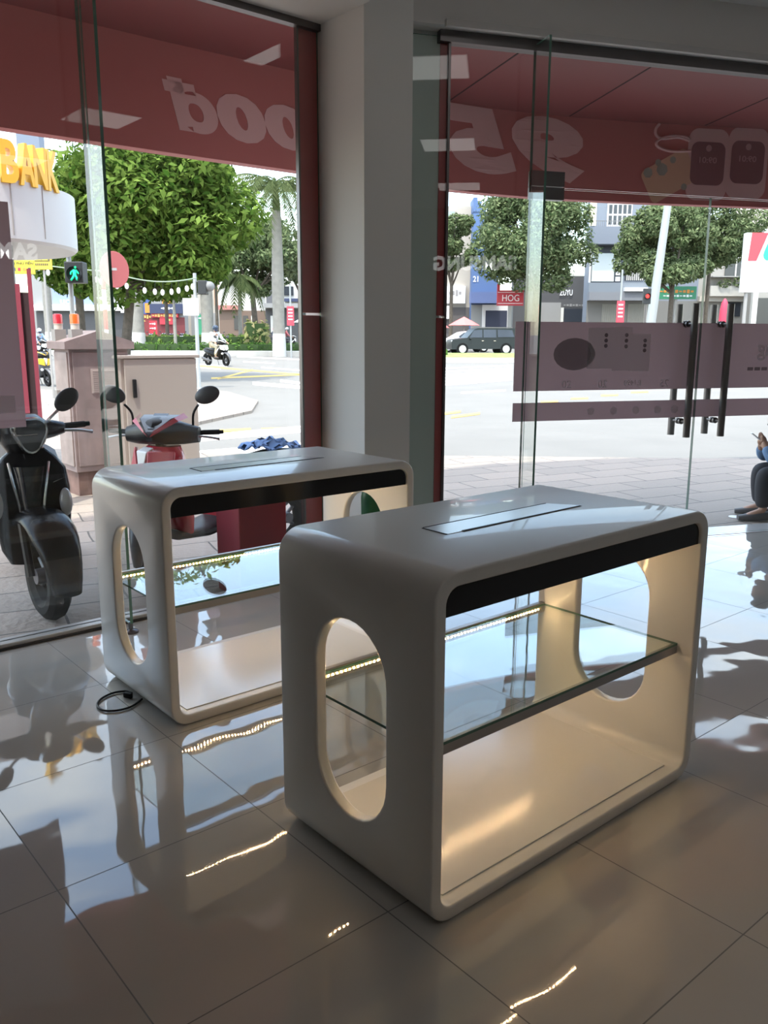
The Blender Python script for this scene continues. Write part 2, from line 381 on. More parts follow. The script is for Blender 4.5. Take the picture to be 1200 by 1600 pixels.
for k, s in enumerate((-1.30, -1.12, -.94, -.76, -.62)):
    MB().lathe([(.03, 0), (.03, .001)], axis='y', n=5+k).build('printed_icon', film_ink, fl, loc=EP(s, .0122, .965), rz=TH)
fL = tag(MB().box(.62, 1.272, GY+.014, GY+.017, 1.05, 2.06).build('window_film', film, smooth=False), 'dark maroon film stuck on the side window beside the black scooter', 'window film')
m = MB().box(1.16, 1.23, GY+.0125, GY+.0137, 1.12, 1.20)
m.build('printed_icon', film_ink, fL, smooth=False)
# ceiling light panels
panel = emis('light_panel', (1, .98, .95), 1.9)
for i, (x, y, lab) in enumerate(((3.68, 2.3, 'square ceiling light panel close to the side window'), (3.66, -.5, 'square ceiling light panel above the middle of the shop'),
                        (.9, -.5, 'square ceiling light panel over the open floor behind the viewer'), (.9, -3.2, 'square ceiling light panel deep in the shop'), (3.66, -3.2, 'square ceiling light panel in front of the lit wall sign'))):
    t = thing('ceiling_light', lab, 'ceiling light', (x, y, 3.62), 0, 'ceiling light panels')
    MB().box(-.31, .31, -.31, .31, -.012, .0).build('frame', grey_metal, t, smooth=False)
    MB().box(-.295, .295, -.295, .295, -.016, -.0125).build('diffuser', panel, t, smooth=False)
sg = thing('wall_sign', 'lit white shop sign letters on the back wall, mirrored in the window glass', 'sign', (3.85, -5.38, 2.725), PI)
put('lettering', text_mesh('SAMSUNG', emis('sign_letters', (1, 1, 1), 2.2), depth=.03, bold=.045, width=1.42, height=.25), sg)
MB().box(-1, 1, -.005, .02, -.2, .2).build('backing_board', mat('sign_board_dark', (.05, .05, .055), .5), sg, smooth=False)

# ------------------------------------------------------------------ display desks
L, DP, H, T = 1.231, .656, .931, .0385
def rrect(x0, x1, z0, z1, r, k=8):
    pts = []
    for cx, cz, a in ((x1-r, z1-r, 0), (x0+r, z1-r, 90), (x0+r, z0+r, 180), (x1-r, z0+r, 270)):
        for i in range(k+1):
            t = math.radians(a+90*i/k); pts.append((cx+r*math.cos(t), cz+r*math.sin(t)))
    return pts
def desk_shell():
    n = len(rrect(0, 1, 0, 1, .1)); out = rrect(0, L, 0, H, .076); inn = rrect(T, L-T, T, H-T, .044)
    m = MB()
    o0 = [V(p[0], 0, p[1]) for p in out]; o1 = [V(p[0], DP, p[1]) for p in out]
    i0 = [V(p[0], 0, p[1]) for p in inn]; i1 = [V(p[0], DP, p[1]) for p in inn]
    m.rings([o0, o1, i1, i0], False, True)
    shell = m.build('shell', white_lacquer, smooth=True, angle=40)
    cut = MB(); st = []
    hw, zc, hh = .150, .456, .283; cy = .328
    for i in range(17): t = PI*i/16; st.append((cy+hw*math.cos(t), zc+hh-hw+hw*math.sin(t)))
    for i in range(17): t = PI+PI*i/16; st.append((cy+hw*math.cos(t), zc-hh+hw+hw*math.sin(t)))
    cut.prism(st, -.2, L+.2, 'x'); co = cut.build('cut', white_lacquer)
    b = shell.modifiers.new('holes', 'BOOLEAN'); b.object = co; b.operation = 'DIFFERENCE'; b.solver = 'EXACT'
    bv = shell.modifiers.new('edge', 'BEVEL'); bv.width = .007; bv.segments = 3; bv.limit_method = 'ANGLE'; bv.angle_limit = math.radians(50)
    dg = bpy.context.evaluated_depsgraph_get(); me = bpy.data.meshes.new_from_object(shell.evaluated_get(dg)); me.name = 'shell'
    shell.modifiers.clear(); shell.data = me; bpy.data.objects.remove(co)
    me.shade_smooth(); me.set_sharp_from_angle(angle=math.radians(50))
    return shell
led = emis('warm_led', (1, .64, .33), 265)
led_tape = mat('led_tape', (.75, .6, .35), .5)
def led_strip(par, x0, x1, y, z, face):
    tp = (MB().box(x0, x1, y-.005, y+.005, z, z+.0015) if face == 'down' else MB().box(x0, x1, y, y+.0015, z-.005, z+.005)).build('led_strip', led_tape, par, smooth=False)
    m = MB(); k = int((x1-x0)/.0167)
    for i in range(k):
        x = x0+.008+.0167*i
        if face == 'down': m.box(x-.0025, x+.0025, y-.002, y+.002, z-.0012, z)
        else: m.box(x-.0025, x+.0025, y-.0012, y, z-.002, z+.002)
    m.build('diodes', led, tp, smooth=False)
def make_desk(label, loc):
    t = thing('display_desk', label, 'display desk', loc, 0, 'white display desks')
    sh = desk_shell(); sh.parent = t
    bp = MB().prism(rrect(.085, L-.085, .045, DP-.045, .004), T, T+.004).build('bottom_panel', mat('polished_white', (.78, .765, .735), .15, spec=.6), t, smooth=False, bevel=.0015)
    poly = [p for p in rrect(T+.0015, L-T-.0015, .60, H-T-.001, .043) if p[1] > .84]
    poly = [(L-T-.0015, .818)]+poly+[(T+.0015, .818)]
    MB().prism(poly, .012, .020, 'y').build('dark_fascia', black_gloss, t, smooth=False)
    m = MB().box(T+.001, L-T-.001, .058, DP-.035, .458, .466); m.m = [0, 0, 1, 1, 1, 1]
    MB(); m.build('glass_shelf', [shelf_glass, glass_edge], t, smooth=False)
    MB().box(T, L-T, .060, .080, .430, .4575).build('shelf_rail', grey_metal, t, smooth=False)
    rb = MB().box(T, L-T, DP-.034, DP-.016, .434, .471).build('shelf_rail', grey_metal, t, smooth=False)
    led_strip(t, T+.05, L-T-.11, .325, H-T-.0016, 'down')
    led_strip(t, T+.02, L-T-.02, DP-.0356, .450, 'front')
    ins = MB().prism([(.320, .385), (.318, .284), (.950, .296), (.887, .392)], H+.0003, H+.0015).build('recessed_insert', mat('insert_acrylic', (.86, .87, .88), .2), t, smooth=False)
    dk = mat('insert_gap', (.03, .03, .03), .6)
    g = MB().prism([(.380, .280), (.380, .290), (.940, .299), (.940, .294)], H+.0004, H+.0022).prism([(.325, .386), (.325, .390), (.885, .396), (.885, .3925)], H+.0004, H+.0022)
    g.prism([(.314, .284), (.3185, .284), (.3205, .386), (.316, .386)], H+.0004, H+.002)
    g.build('gap_line', dk, ins, smooth=False)
    return t
desk = make_desk('white display desk in front, nearer the viewer, amber light on its lower shelf', (1.293, 1.349, 0))
desk.rotation_euler[2] = .008
dup(desk, (1.304, 2.798, 0), 0, 'white display desk standing behind, close to the side window and pillar', 'white display desks')
bn = thing('slim_bin', 'slim dark bin with green upper half between the far desk and the pillar', 'bin', (2.745, 3.31, 0))
MB().lathe([(.075, 0), (.085, .52)], n=24).build('body', mat('bin_dark', (.035, .03, .03), .4), bn)
MB().lathe([(.086, .52), (.088, .66), (.078, .70), (.02, .705)], n=24).build('lid', mat('bin_green', (.02, .12, .05), .3), bn)
# charging cable on the floor by the far desk
def spl(pts, k=8):
    pts = [Vector(p) for p in pts]; out = []
    for i in range(len(pts)-1):
        a = pts[max(i-1, 0)]; b = pts[i]; c = pts[i+1]; d = pts[min(i+2, len(pts)-1)]
        for j in range(k):
            t = j/k; out.append(.5*((2*b)+(c-a)*t+(2*a-5*b+4*c-d)*t*t+(3*b-a-3*c+d)*t**3))
    return out+[pts[-1]]
def fl_at(px, py, z=0):
    d = FW+CR*((px-600)/FPX)-CU*((py-800)/FPX); q = EYEV+d*((z-EYE)/d.z); return q
pp = [fl_at(a, b, .006) for a, b in ((222, 1092), (205, 1104), (183, 1110), (162, 1110), (152, 1102), (158, 1092), (176, 1083), (196, 1080), (206, 1083))]
cb = MB().tube(spl(pp), .0045, 8).build('power_cable', black_plastic)
tag(cb, 'short black power cable curled on the tiles beside the far desk', 'cable')
e = fl_at(200, 1086, .012); MB().box(-.008, .008, -.02, .02, -.011, .010).build('plug', black_plastic, cb, loc=e, rz=.4, bevel=.002)
# ------------------------------------------------------------------ canopy and curved fascia outside, building above
FX = [(-6, 5.36), (-3, 5.36), (0, 5.36), (1.7, 5.36), (2.7, 5.355), (3.73, 5.32), (4.4, 5.26), (4.95, 5.18), (5.4, 5.09), (5.75, 4.99), (6.17, 4.83), (6.7, 4.58), (7.3, 4.25), (8.2, 3.76), (9.5, 3.05), (11, 2.2)]
def fnorm(i):
    a = Vector(FX[max(i-1, 0)]); b = Vector(FX[min(i+1, len(FX)-1)]); d = (b-a).normalized(); return Vector((-d.y, d.x))
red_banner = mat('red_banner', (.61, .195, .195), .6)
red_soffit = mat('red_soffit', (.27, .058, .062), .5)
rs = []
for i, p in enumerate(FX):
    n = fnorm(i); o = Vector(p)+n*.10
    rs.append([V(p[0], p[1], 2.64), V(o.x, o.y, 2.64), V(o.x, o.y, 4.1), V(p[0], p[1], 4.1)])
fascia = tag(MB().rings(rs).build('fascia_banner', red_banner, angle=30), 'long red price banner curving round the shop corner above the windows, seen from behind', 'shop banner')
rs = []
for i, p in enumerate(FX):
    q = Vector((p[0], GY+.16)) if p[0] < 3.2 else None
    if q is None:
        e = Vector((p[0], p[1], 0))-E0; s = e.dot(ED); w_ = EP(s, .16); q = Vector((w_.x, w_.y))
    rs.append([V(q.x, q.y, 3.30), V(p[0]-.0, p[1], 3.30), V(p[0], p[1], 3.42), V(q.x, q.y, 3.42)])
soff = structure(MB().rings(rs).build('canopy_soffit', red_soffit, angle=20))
sm = mat('soffit_seam', (.03, .008, .01), .8)
for k, (x, y, x2, y2) in enumerate(((4.55, 4.05, 5.0, 5.15), (5.45, 3.62, 6.1, 4.83), (6.6, 3.1, 7.25, 4.25), (1.2, 4.35, 1.2, 5.33), (-.4, 4.35, -.4, 5.33))):
    d = Vector((x2-x, y2-y)).normalized()*.006; n = Vector((-d.y, d.x))
    MB().prism([(x-n.x, y-n.y), (x2-n.x, y2-n.y), (x2+n.x, y2+n.y), (x+n.x, y+n.y)], 3.2975, 3.3).build('seam', sm, soff, smooth=False)
# letters of the banner, printed on its street side and read backwards from in here
def wrap(me, s0, z0, off=-.004):
    """bend a flat mesh (local x along, z up) on to the fascia curve; s0 is the arc position of its centre, measured from x=0 on the curve"""
    P = [Vector(p) for p in FX]; S = [0]
    for i in range(1, len(P)): S.append(S[-1]+(P[i]-P[i-1]).length)
    base = S[2]
    for v in me.vertices:
        s = base+s0+v.co.x; i = max(j for j in range(len(S)-1) if S[j] <= s or j == 0); t = (s-S[i])/(S[i+1]-S[i])
        p = P[i].lerp(P[i+1], t); n0, n1 = fnorm(i), fnorm(i+1); n = n0.lerp(n1, t).normalized(); q = p+n*(off+v.co.y)
        v.co = (q.x, q.y, z0+v.co.z)
    return me
def arc_at(px, py):
    d = FW+CR*((px-600)/FPX)-CU*((py-800)/FPX); S = 0
    for i in range(len(FX)-1):
        a = Vector(FX[i]); b = Vector(FX[i+1]); e = b-a
        det = d.x*(-e.y)-d.y*(-e.x); t = (a.x*(-e.y)-a.y*(-e.x))/det; s = (d.x*a.y-d.y*a.x)/det
        if i >= 2:
            if 0 <= s <= 1 and t > 0: return S+s*e.length, EYE+t*d.z
            S += e.length
    return None
ink = mat('banner_ink_pale', (.90, .58, .59), .6)
def bletter(ch, px0, px1, pyc0, pyc1, bold=.05, shear=.0):
    (s0, z0), (s1, z1) = arc_at(px0, pyc0), arc_at(px1, pyc1)
    me = text_mesh(ch, ink, depth=.003, bold=bold, shear=shear, mirror=True, width=abs(s1-s0), height=abs(z1-z0))
    bm = bmesh.new(); bm.from_mesh(me); bmesh.ops.subdivide_edges(bm, edges=[e for e in bm.edges if e.calc_length() > .08], cuts=3, use_grid_fill=False); bm.to_mesh(me); bm.free()
    put('lettering', wrap(me, (s0+s1)/2, (z0+z1)/2), fascia)
bletter('đ', 252, 341, 117, 214, .055, .18)
bletter('0', 337, 416, 141, 229, .06, .16)
bletter('0', 412, 486, 158, 240, .06, .16)
bletter('5', 688, 806, 158, 276, .06, .22)
bletter('9', 800, 912, 176, 288, .06, .22)
def bshape(mb, name, px, py, mats, parent=fascia):
    s, z = arc_at(px, py); me = mb.mesh(name, mats, False); return put(name, wrap(me, s, z), parent)
pale = mat('banner_pale', (.82, .52, .53), .6); mid = mat('banner_mauve', (.60, .34, .36), .6); darkp = mat('banner_dark', (.30, .12, .14), .5); yel = mat('banner_cream', (.80, .50, .36), .6); grn = mat('banner_greygreen', (.42, .42, .38), .6)
for px, py in ((1105, 258), (1167, 256)):
    b_ = MB().prism(rrect(-.20, .20, -.30, .30, .10), -.001, .0, 'y'); wb = bshape(b_, 'printed_watch', px, py, pale)
    b_ = MB().prism(rrect(-.165, .165, -.17, .19, .07), -.003, -.002, 'y'); f_ = bshape(b_, 'watch_face', px, py, darkp, wb)
    bshape(MB().lathe([(.028, -.0045), (.028, -.0035)], axis='y', n=14), 'camera_dot', px+2, py-26, mid, wb)
    s, z = arc_at(px, py); me = text_mesh('09:01', mid, depth=.001, bold=.01, mirror=True, width=.17, height=.05); put('lettering', wrap(me, s, z+.04, -.0085), wb)
b_ = MB(); b_.T = Matrix.Rotation(-.5, 4, 'Y'); b_.prism(rrect(-.24, .24, -.15, .15, .05), -.0012, -.0002, 'y'); bshape(b_, 'printed_pouch', 1045, 275, yel)
for px, py, r in ((1012, 270, .045), (1034, 265, .055), (1028, 254, .03), (1051, 250, .03), (1068, 292, .03)):
    bshape(MB().lathe([(r, -.0018), (r, -.0008)], axis='y', n=7), 'printed_charm', px, py, grn)
cp = [(1030, 194), (1024, 202), (1025, 212), (1036, 217), (1060, 215), (1076, 220), (1070, 214), (1045, 213), (1026, 221), (1028, 230), (1045, 236), (1062, 237), (1078, 236)]
pts = []
for a, b in cp:
    s, z = arc_at(a, b); pts.append((s, 0, z))
s0 = pts[0][0]; z0 = pts[0][2]
m = MB().tube(spl([(p[0]-s0, -.003, p[2]-z0) for p in pts], 5), .012, 6); put('printed_cable', wrap(m.mesh('printed_cable', pale, False), s0, z0), fascia)
# the storeys above
up = [(-1.5, -5.6), (a1.x+.2, -5.6), (a1.x+.2, a1.y)]+[(EP(s, .5).x, EP(s, .5).y) for s in (4.2, -2.6)]+[(2.9, GY+.55), (-1.5, GY+.55)]
structure(MB().prism(up, 3.9, 12.5).build('wall_upper_storeys', concrete, smooth=False))

# ------------------------------------------------------------------ ground
def street(name, y0, y1, x0, x1, z0, mats, thick=.1, n=1):
    """slab in street axes that follows the gentle rise of the road"""
    ys = sorted({y0, y1} | {y for y in (22.0,) if y0 < y < y1}); rs = []
    for y in ys:
        z = gz(y)+z0; rs.append([ST(x0, y, z-thick), ST(x1, y, z-thick), ST(x1, y, z), ST(x0, y, z)])
    return MB().rings(rs).build(name, mats, smooth=False)
asphalt = mat('road_asphalt', (.185, .175, .16), .85, noise=.06, nscale=.8)  # one even warm grey with faint random mottling
structure(street('road', -30, 160, -160, 160, 0, asphalt, .3))
def paving_material():
    m = mat('pavement_slabs', (.42, .375, .335), .8); t = m.node_tree; b = t.nodes['Principled BSDF']; N = t.nodes.new; L = t.links.new
    c = N('ShaderNodeTexCoord'); n = N('ShaderNodeTexNoise'); n.inputs['Scale'].default_value = 1.1; L(c.outputs['Object'], n.inputs['Vector'])
    mp = N('ShaderNodeMapping'); mp.inputs['Rotation'].default_value = (0, 0, .25); L(c.outputs['Object'], mp.inputs[0])
    mv = N('ShaderNodeMixRGB'); mv.blend_type = 'ADD'; mv.inputs[0].default_value = .10; L(mp.outputs[0], mv.inputs[1]); L(n.outputs['Color'], mv.inputs[2])
    br = N('ShaderNodeTexBrick'); br.inputs['Scale'].default_value = 1; br.inputs['Brick Width'].default_value = .8; br.inputs['Row Height'].default_value = .4; br.inputs['Mortar Size'].default_value = .008
    br.inputs['Color1'].default_value = (.33, .275, .23, 1); br.inputs['Color2'].default_value = (.275, .235, .20, 1); br.inputs['Mortar'].default_value = (.09, .08, .07, 1)
    L(mv.outputs[0], br.inputs['Vector']); L(br.outputs[0], b.inputs['Base Color'])
    bu = N('ShaderNodeBump'); bu.inputs['Distance'].default_value = .01; n2 = N('ShaderNodeTexNoise'); n2.inputs['Scale'].default_value = 22; L(c.outputs['Object'], n2.inputs['Vector']); L(n2.outputs[0], bu.inputs['Height']); L(bu.outputs[0], b.inputs['Normal'])
    return m
pave = paving_material()
pv = [ST(-40, -20), ST(40, -20), ST(40, 10.6), ST(4, 11.2), ST(.5, 11.4), ST(-2.6, 11.6), ST(-3.6, 13), ST(-3.5, 16), ST(-2.9, 18.5), ST(-3.2, 21.5), ST(-4.6, 25), ST(-7.5, 28.5), ST(-12, 30), ST(-40, 30)]
pv_mesh = MB(); N_ = len(pv)
pv_mesh.prism([(p.x, p.y) for p in pv], -.30, -.10); structure(pv_mesh.build('pavement', pave, smooth=False))
# lane paint
paint_w = mat('road_paint_white', (.80, .80, .78), .7); paint_y = mat('road_paint_yellow', (.62, .42, .10), .7)
def marks(name, label, quads, m, cat='road marking'):
    t = thing(name, label, cat)
    for q in quads:
        ps = [Vector((AT(px, py, 10)-EYEV)) for px, py in q]; up_ = []
        for d in ps:
            zz = -.155; k = (zz-EYE)/d.z; p = EYEV+d*k; y = p.dot(F_)
            if y > 22:                         # on the rising stretch: solve for the slope
                f = d.dot(F_); k = (-.155-.0162*22-EYE)/(d.z-.0162*f); p = EYEV+d*k
            up_.append(p)
        MB().rings([[p-Z_*.004 for p in up_], [p+Z_*.006 for p in up_]]).build('stripe', m, t, smooth=False)
    return t
def stripe(x0, y0, x1, y1, h): return [(x0, y0-h), (x1, y1-h), (x1, y1+h), (x0, y0+h)]
marks('crosswalk', 'white zebra crossing on the near road behind the red motorbike', [stripe(40, 664, 92, 660, 5), stripe(40, 690, 92, 686, 6), stripe(255, 690, 480, 670, 5), stripe(250, 716, 480, 697, 6), stripe(44, 716, 92, 712, 6)], paint_w, 'crosswalk')
marks('crosswalk', 'white zebra crossing on the far road in front of the dark off-road car', [stripe(690, 576+5*i, 800, 571+4.3*i, 1.0+.18*i) for i in range(6)], paint_w, 'crosswalk')
marks('crosswalk', 'white double bars at the road junction in front of the palm with the white foot', [stripe(395, 599, 480, 606, 2.4), stripe(438, 595, 480, 600, 1.8)], paint_w, 'crosswalk')
marks('lane_marking', 'thin white lane lines on the road behind the moving motorbike', [stripe(286, 568, 355, 572, .9), stripe(370, 557, 470, 562, .8), stripe(380, 565, 430, 568, .8), stripe(408, 574, 472, 579, .9), stripe(300, 573, 345, 577, .8), stripe(250, 548, 285, 550, .6)], paint_w)
marks('lane_marking', 'yellow crossed box lines at the junction below the moving motorbike', [stripe(290, 570, 478, 586, 1.0), stripe(330, 591, 478, 585, 1.0), stripe(340, 592, 395, 578, 1.1)], paint_y)
marks('lane_marking', 'yellow dashes on the near lane between the red motorbike and the pillar', [stripe(335, 674, 392, 671, 2), stripe(408, 671, 470, 669, 2)], paint_y)
marks('lane_marking', 'yellow dashes of the lane line seen through the entrance doors', [stripe(683, 648, 720, 643, 1.6), stripe(705, 652, 750, 646, 1.6)]+[stripe(845+47*i, 628-5*i, 872+47*i, 627-5*i, 1.2) for i in range(4)], paint_y)
marks('lane_marking', 'yellow dashed line crossing the road below the off-road car', [stripe(690, 600, 745, 598, 1.2), stripe(720, 614, 790, 610, 1.3)], paint_w)

# ------------------------------------------------------------------ greenery
def leaf_cloud(blobs, n, size, name, m, parent=None, flat=.5, shell=.75):
    """n leaf blades scattered in the outer shell of ellipsoid blobs [(centre, radii)]"""
    vol = np.array([b[1][0]*b[1][1]*b[1][2] for b in blobs])**(2/3); pick = RNG.choice(len(blobs), n, p=vol/vol.sum())
    C = np.array([list(b[0]) for b in blobs])[pick]; Rr = np.array([list(b[1]) for b in blobs])[pick]
    d = RNG.normal(size=(n, 3)); d /= np.linalg.norm(d, axis=1)[:, None]
    r = shell+(1-shell)*RNG.random(n)**.6; r *= 1+.10*RNG.normal(size=n)
    P = C+Rr*d*r[:, None]
    nrm = d*.7+RNG.normal(size=(n, 3))*.5+np.array([0, 0, flat]); nrm /= np.linalg.norm(nrm, axis=1)[:, None]
    a = np.cross(nrm, RNG.normal(size=(n, 3))); a /= np.linalg.norm(a, axis=1)[:, None]; b = np.cross(nrm, a)
    s = size*(.6+.8*RNG.random(n))[:, None]
    quad = np.stack([P-a*s, P+b*s*.42+nrm*s*.1, P+a*s, P-b*s*.42+nrm*s*.1], 1).reshape(-1, 3)
    me = bpy.data.meshes.new(name); me.vertices.add(4*n); me.vertices.foreach_set('co', quad.ravel().astype(np.float32))
    me.loops.add(4*n); me.loops.foreach_set('vertex_index', np.arange(4*n, dtype=np.int32)); me.polygons.add(n)
    me.polygons.foreach_set('loop_start', np.arange(0, 4*n, 4, dtype=np.int32)); me.materials.append(m); me.update(calc_edges=True)
    o = bpy.data.objects.new(name, me); COL.objects.link(o)
    if parent: o.parent = parent
    return o
bark = mat('tree_bark', (.085, .07, .055), .95, noise=.3, nscale=6); palm_bark = mat('palm_bark', (.25, .235, .21), .9, noise=.12, nscale=4)
limewash = mat('limewash', (.50, .485, .46), .9)
leaf_a = leafmat('leaf_bright', (.030, .075, .010), (.19, .275, .06)); leaf_b = leafmat('leaf_mid', (.048, .082, .034), (.25, .30, .155)); leaf_c = leafmat('leaf_palm', (.04, .065, .025), (.14, .17, .075))
leaf_h = leafmat('leaf_hedge', (.10, .17, .03), (.30, .42, .12)); leaf_h2 = leafmat('leaf_hedge_dark', (.04, .10, .02), (.12, .22, .05))
def tree(label, px, D, crown, n, size, m, trunk_r=.18, trunk_top=460, lean=0, group=None, k=26):
    """crown = (px0, px1, py0, py1) outline in the view at distance D"""
    x = X_AT(px, D); t = thing('street_tree', label, 'tree', ST(x, D, gz(D)), -HEAD, group)
    x0, x1 = X_AT(crown[0], D)-x, X_AT(crown[1], D)-x; z1, z0 = Z_AT(crown[2], D)-gz(D), Z_AT(crown[3], D)-gz(D)
    cx, cz, rx, rz = (x0+x1)/2, (z0+z1)/2, (x1-x0)/2, (z1-z0)/2; ry = rx*.8
    zt = Z_AT(trunk_top, D)-gz(D)
    b = MB().tube(spl([(0, 0, -.1), (lean*.5, 0, zt*.5), (lean, 0, zt)], 5), [trunk_r*(1.15-.3*i/10) for i in range(11)], 9)
    blobs = []
    k = int(k*2.1)
    for i in range(k):
        while True:
            q = RNG.uniform(-1, 1, 3)
            if np.linalg.norm(q) < 1: break
        q *= .80; c = (cx+q[0]*rx, q[1]*ry, cz+q[2]*rz); rr = rx*RNG.uniform(.17, .30); blobs.append((c, (rr, rr, rr*.72)))
        if i < 7: b.tube(spl([(lean, 0, zt*.92), ((lean+c[0])/2, c[1]/2, (zt+c[2])/2-.1*rz), c], 4), [trunk_r*(.55-.045*j) for j in range(9)], 6)
    b.build('trunk', bark, t); leaf_cloud(blobs, n, size, 'crown', m, t)
    return t
tree('big leafy tree with bright green crown behind the pedestrian signal', 188, 30, (58, 412, 190, 480), 38000, .15, leaf_a, .17, 440, .5, k=60)
tree('dark trunked tree directly behind the green walking signal', 128, 36, (55, 225, 330, 474), 9000, .16, leaf_a, .18, 440, 0, k=30)
tree('round dense tree between the slim palm and the tall palm, before white shops', 402, 66, (328, 486, 332, 468), 18000, .17, leaf_b, .22, 455, -.3, k=24)
tree('tree crown at the pillar edge behind the tall palm trunk', 470, 68, (440, 520, 345, 458), 7000, .17, leaf_b, .2, 450, 0, k=16)
tree('slim street tree behind the bus-stop sign back and traffic light', 340, 64, (295, 375, 385, 457), 4500, .16, leaf_a, .12, 440, 0, k=10)
tree('small round tree in front of the beige house by the pillar', 704, 72, (658, 748, 322, 442), 11000, .17, leaf_b, .16, 440, 0, k=16)
tree('largest round tree above the red letter sign, beside the glass fin', 835, 70, (718, 934, 280, 462), 34000, .17, leaf_b, .26, 450, 0, k=34)
tree('tree in front of the grey-blue house, behind the leaning lamp post', 1045, 66, (952, 1112, 300, 474), 26000, .17, leaf_b, .2, 450, 0, k=26)
tree('taller tree behind the lamp post tree, reaching over the old house', 1100, 70, (1030, 1186, 290, 420), 15000, .17, leaf_b, .16, 400, 0, k=20)
tree('shaded tree at the far edge behind the slim palms, left of the traffic sign', 262, 74, (200, 335, 390, 474), 8000, .18, leaf_a, .16, 455, 0, k=16)
def frond(mb, base, az, L_, droop, nl=18, w=.62):
    d = V(math.cos(az), math.sin(az), 0); pts = []
    for i in range(nl+1):
        u = i/nl; pts.append(Vector(base)+d*(L_*u*(1-.18*u))+Z_*(L_*(.42*u-droop*u*u)))
    mb.tube(pts, [.03*(1-.8*i/nl)+.004 for i in range(nl+1)], 4)
    s = d.cross(Z_)
    for i in range(2, nl+1):
        l = w*math.sin(PI*(.12+.8*i/nl)); p = pts[i]; tdir = (pts[i]-pts[i-1]).normalized()
        for sg in (-1, 1):
            for e in (0, .5):
                q = p-tdir*e*(L_/nl); tip = q+s*sg*l*.75+tdir*l*.55-Z_*l*.55; wd = tdir*.06
                mb.add([q-wd, q+wd, tip], [(0, 1, 2)])
def palm(label, px, D, top_py, r, nf, L_, foot=True, group='royal palms on the median'):
    x = X_AT(px, D); t = thing('palm', label, 'palm tree', ST(x, D, gz(D)), -HEAD, group); h = Z_AT(top_py, D)-gz(D)
    MB().lathe([(r*1.25, -.1), (r*1.2, .3), (r*1.05, h*.25), (r*1.12, h*.5), (r*.9, h*.85), (r*.75, h)], n=16).build('trunk', palm_bark, t)
    if foot: MB().lathe([(r*1.30, -.05), (r*1.26, .6), (r*1.16, 1.35), (r*1.0, 1.36)], n=16).build('painted_foot', limewash, t)
    MB().lathe([(r*.76, h-.1), (r*.7, h+.5), (r*.3, h+1.3), (.02, h+1.6)], n=12).build('crown_shaft', leaf_c, t)
    m = MB()
    for i in range(nf): frond(m, (0, 0, h+1.0+.02*i), i*2.399+.4, L_*random.uniform(.85, 1.1), random.uniform(.6, 1.75))
    m.build('fronds', leaf_c, t, smooth=False); return t
palm('tall royal palm with white-painted foot next to the pillar edge', 436, 52, 330, .33, 34, 5.4)
palm('thick palm trunk just behind the traffic light post', 325, 56, 385, .36, 14, 2.8)
palm('pale palm trunk under the big tree, third of the median palms', 217, 56, 385, .36, 12, 2.6)
palm('slimmer palm trunk seen between the pedestrian signal and the yellow signs', 78, 58, 400, .26, 12, 2.4)
palm('young short palm with feathery fronds between the motorbike rider and tall palm', 376, 58, 462, .12, 16, 2.0, False)
palm('thin grey trunk growing from the hedge between the two thick palms', 274, 55, 470, .10, 9, 1.2, False)
def hedge(name, label, x0, x1, D0, D1, h, n, size, m, kind=None):
    z = gz((D0+D1)/2); p = ST((x0+x1)/2, (D0+D1)/2, z+.16)
    t = thing(name, label, 'hedge', p, -HEAD); hx, hy = (x1-x0)/2, (D1-D0)/2
    MB().box(-hx+.1, hx-.1, -hy+.1, hy-.1, 0, h-.12).build('twigs', mat('hedge_core', (.03, .06, .015), .95), t, smooth=False)
    P = []
    k = max(6, int((x1-x0)/.7))
    blobs = [((-hx+(i+.5)*2*hx/k, 0, h/2), (2*hx/k*.62, hy, h/2)) for i in range(k)]
    leaf_cloud(blobs, n, size, 'leaves', m, t, shell=.85); return t
hedge('clipped_hedge', 'low clipped green hedge along the median kerb behind the rider', X_AT(20, 54), X_AT(560, 54), 53.6, 54.8, .62, 5200, .10, leaf_h2)
hedge('flower_shrubs', 'looser light green shrubs above the clipped median hedge', X_AT(215, 57), X_AT(420, 57), 56, 58, 1.05, 3600, .14, leaf_h)
hedge('flower_bush', 'taller spiky bush with pinkish tips in the median beside the tall palm', X_AT(385, 56), X_AT(418, 56), 55.4, 56.6, 1.9, 500, .22, leafmat('leaf_pinkish', (.12, .20, .05), (.45, .38, .20)))
hedge('clipped_hedge', 'short hedge end on the median in front of the white car', X_AT(676, 49), X_AT(699, 49), 48.5, 49.6, .38, 700, .08, leaf_h2)
kerb = mat('kerb_concrete', (.40, .385, .36), .85)
structure(street('kerb', 52.2, 53.4, X_AT(10, 52.2), X_AT(560, 52.2), .30, kerb, .4))
structure(street('kerb_strip', 44.2, 45.0, X_AT(600, 44), X_AT(1000, 44), .24, kerb, .4))
gm = street('grass', 45.0, 52, X_AT(600, 45), X_AT(1000, 45), .25, mat('lawn', (.20, .27, .07), .95, noise=.35, nscale=3), .4); tag(gm, 'strip of grass on the median in front of the dark off-road car', 'grass', kind='stuff')
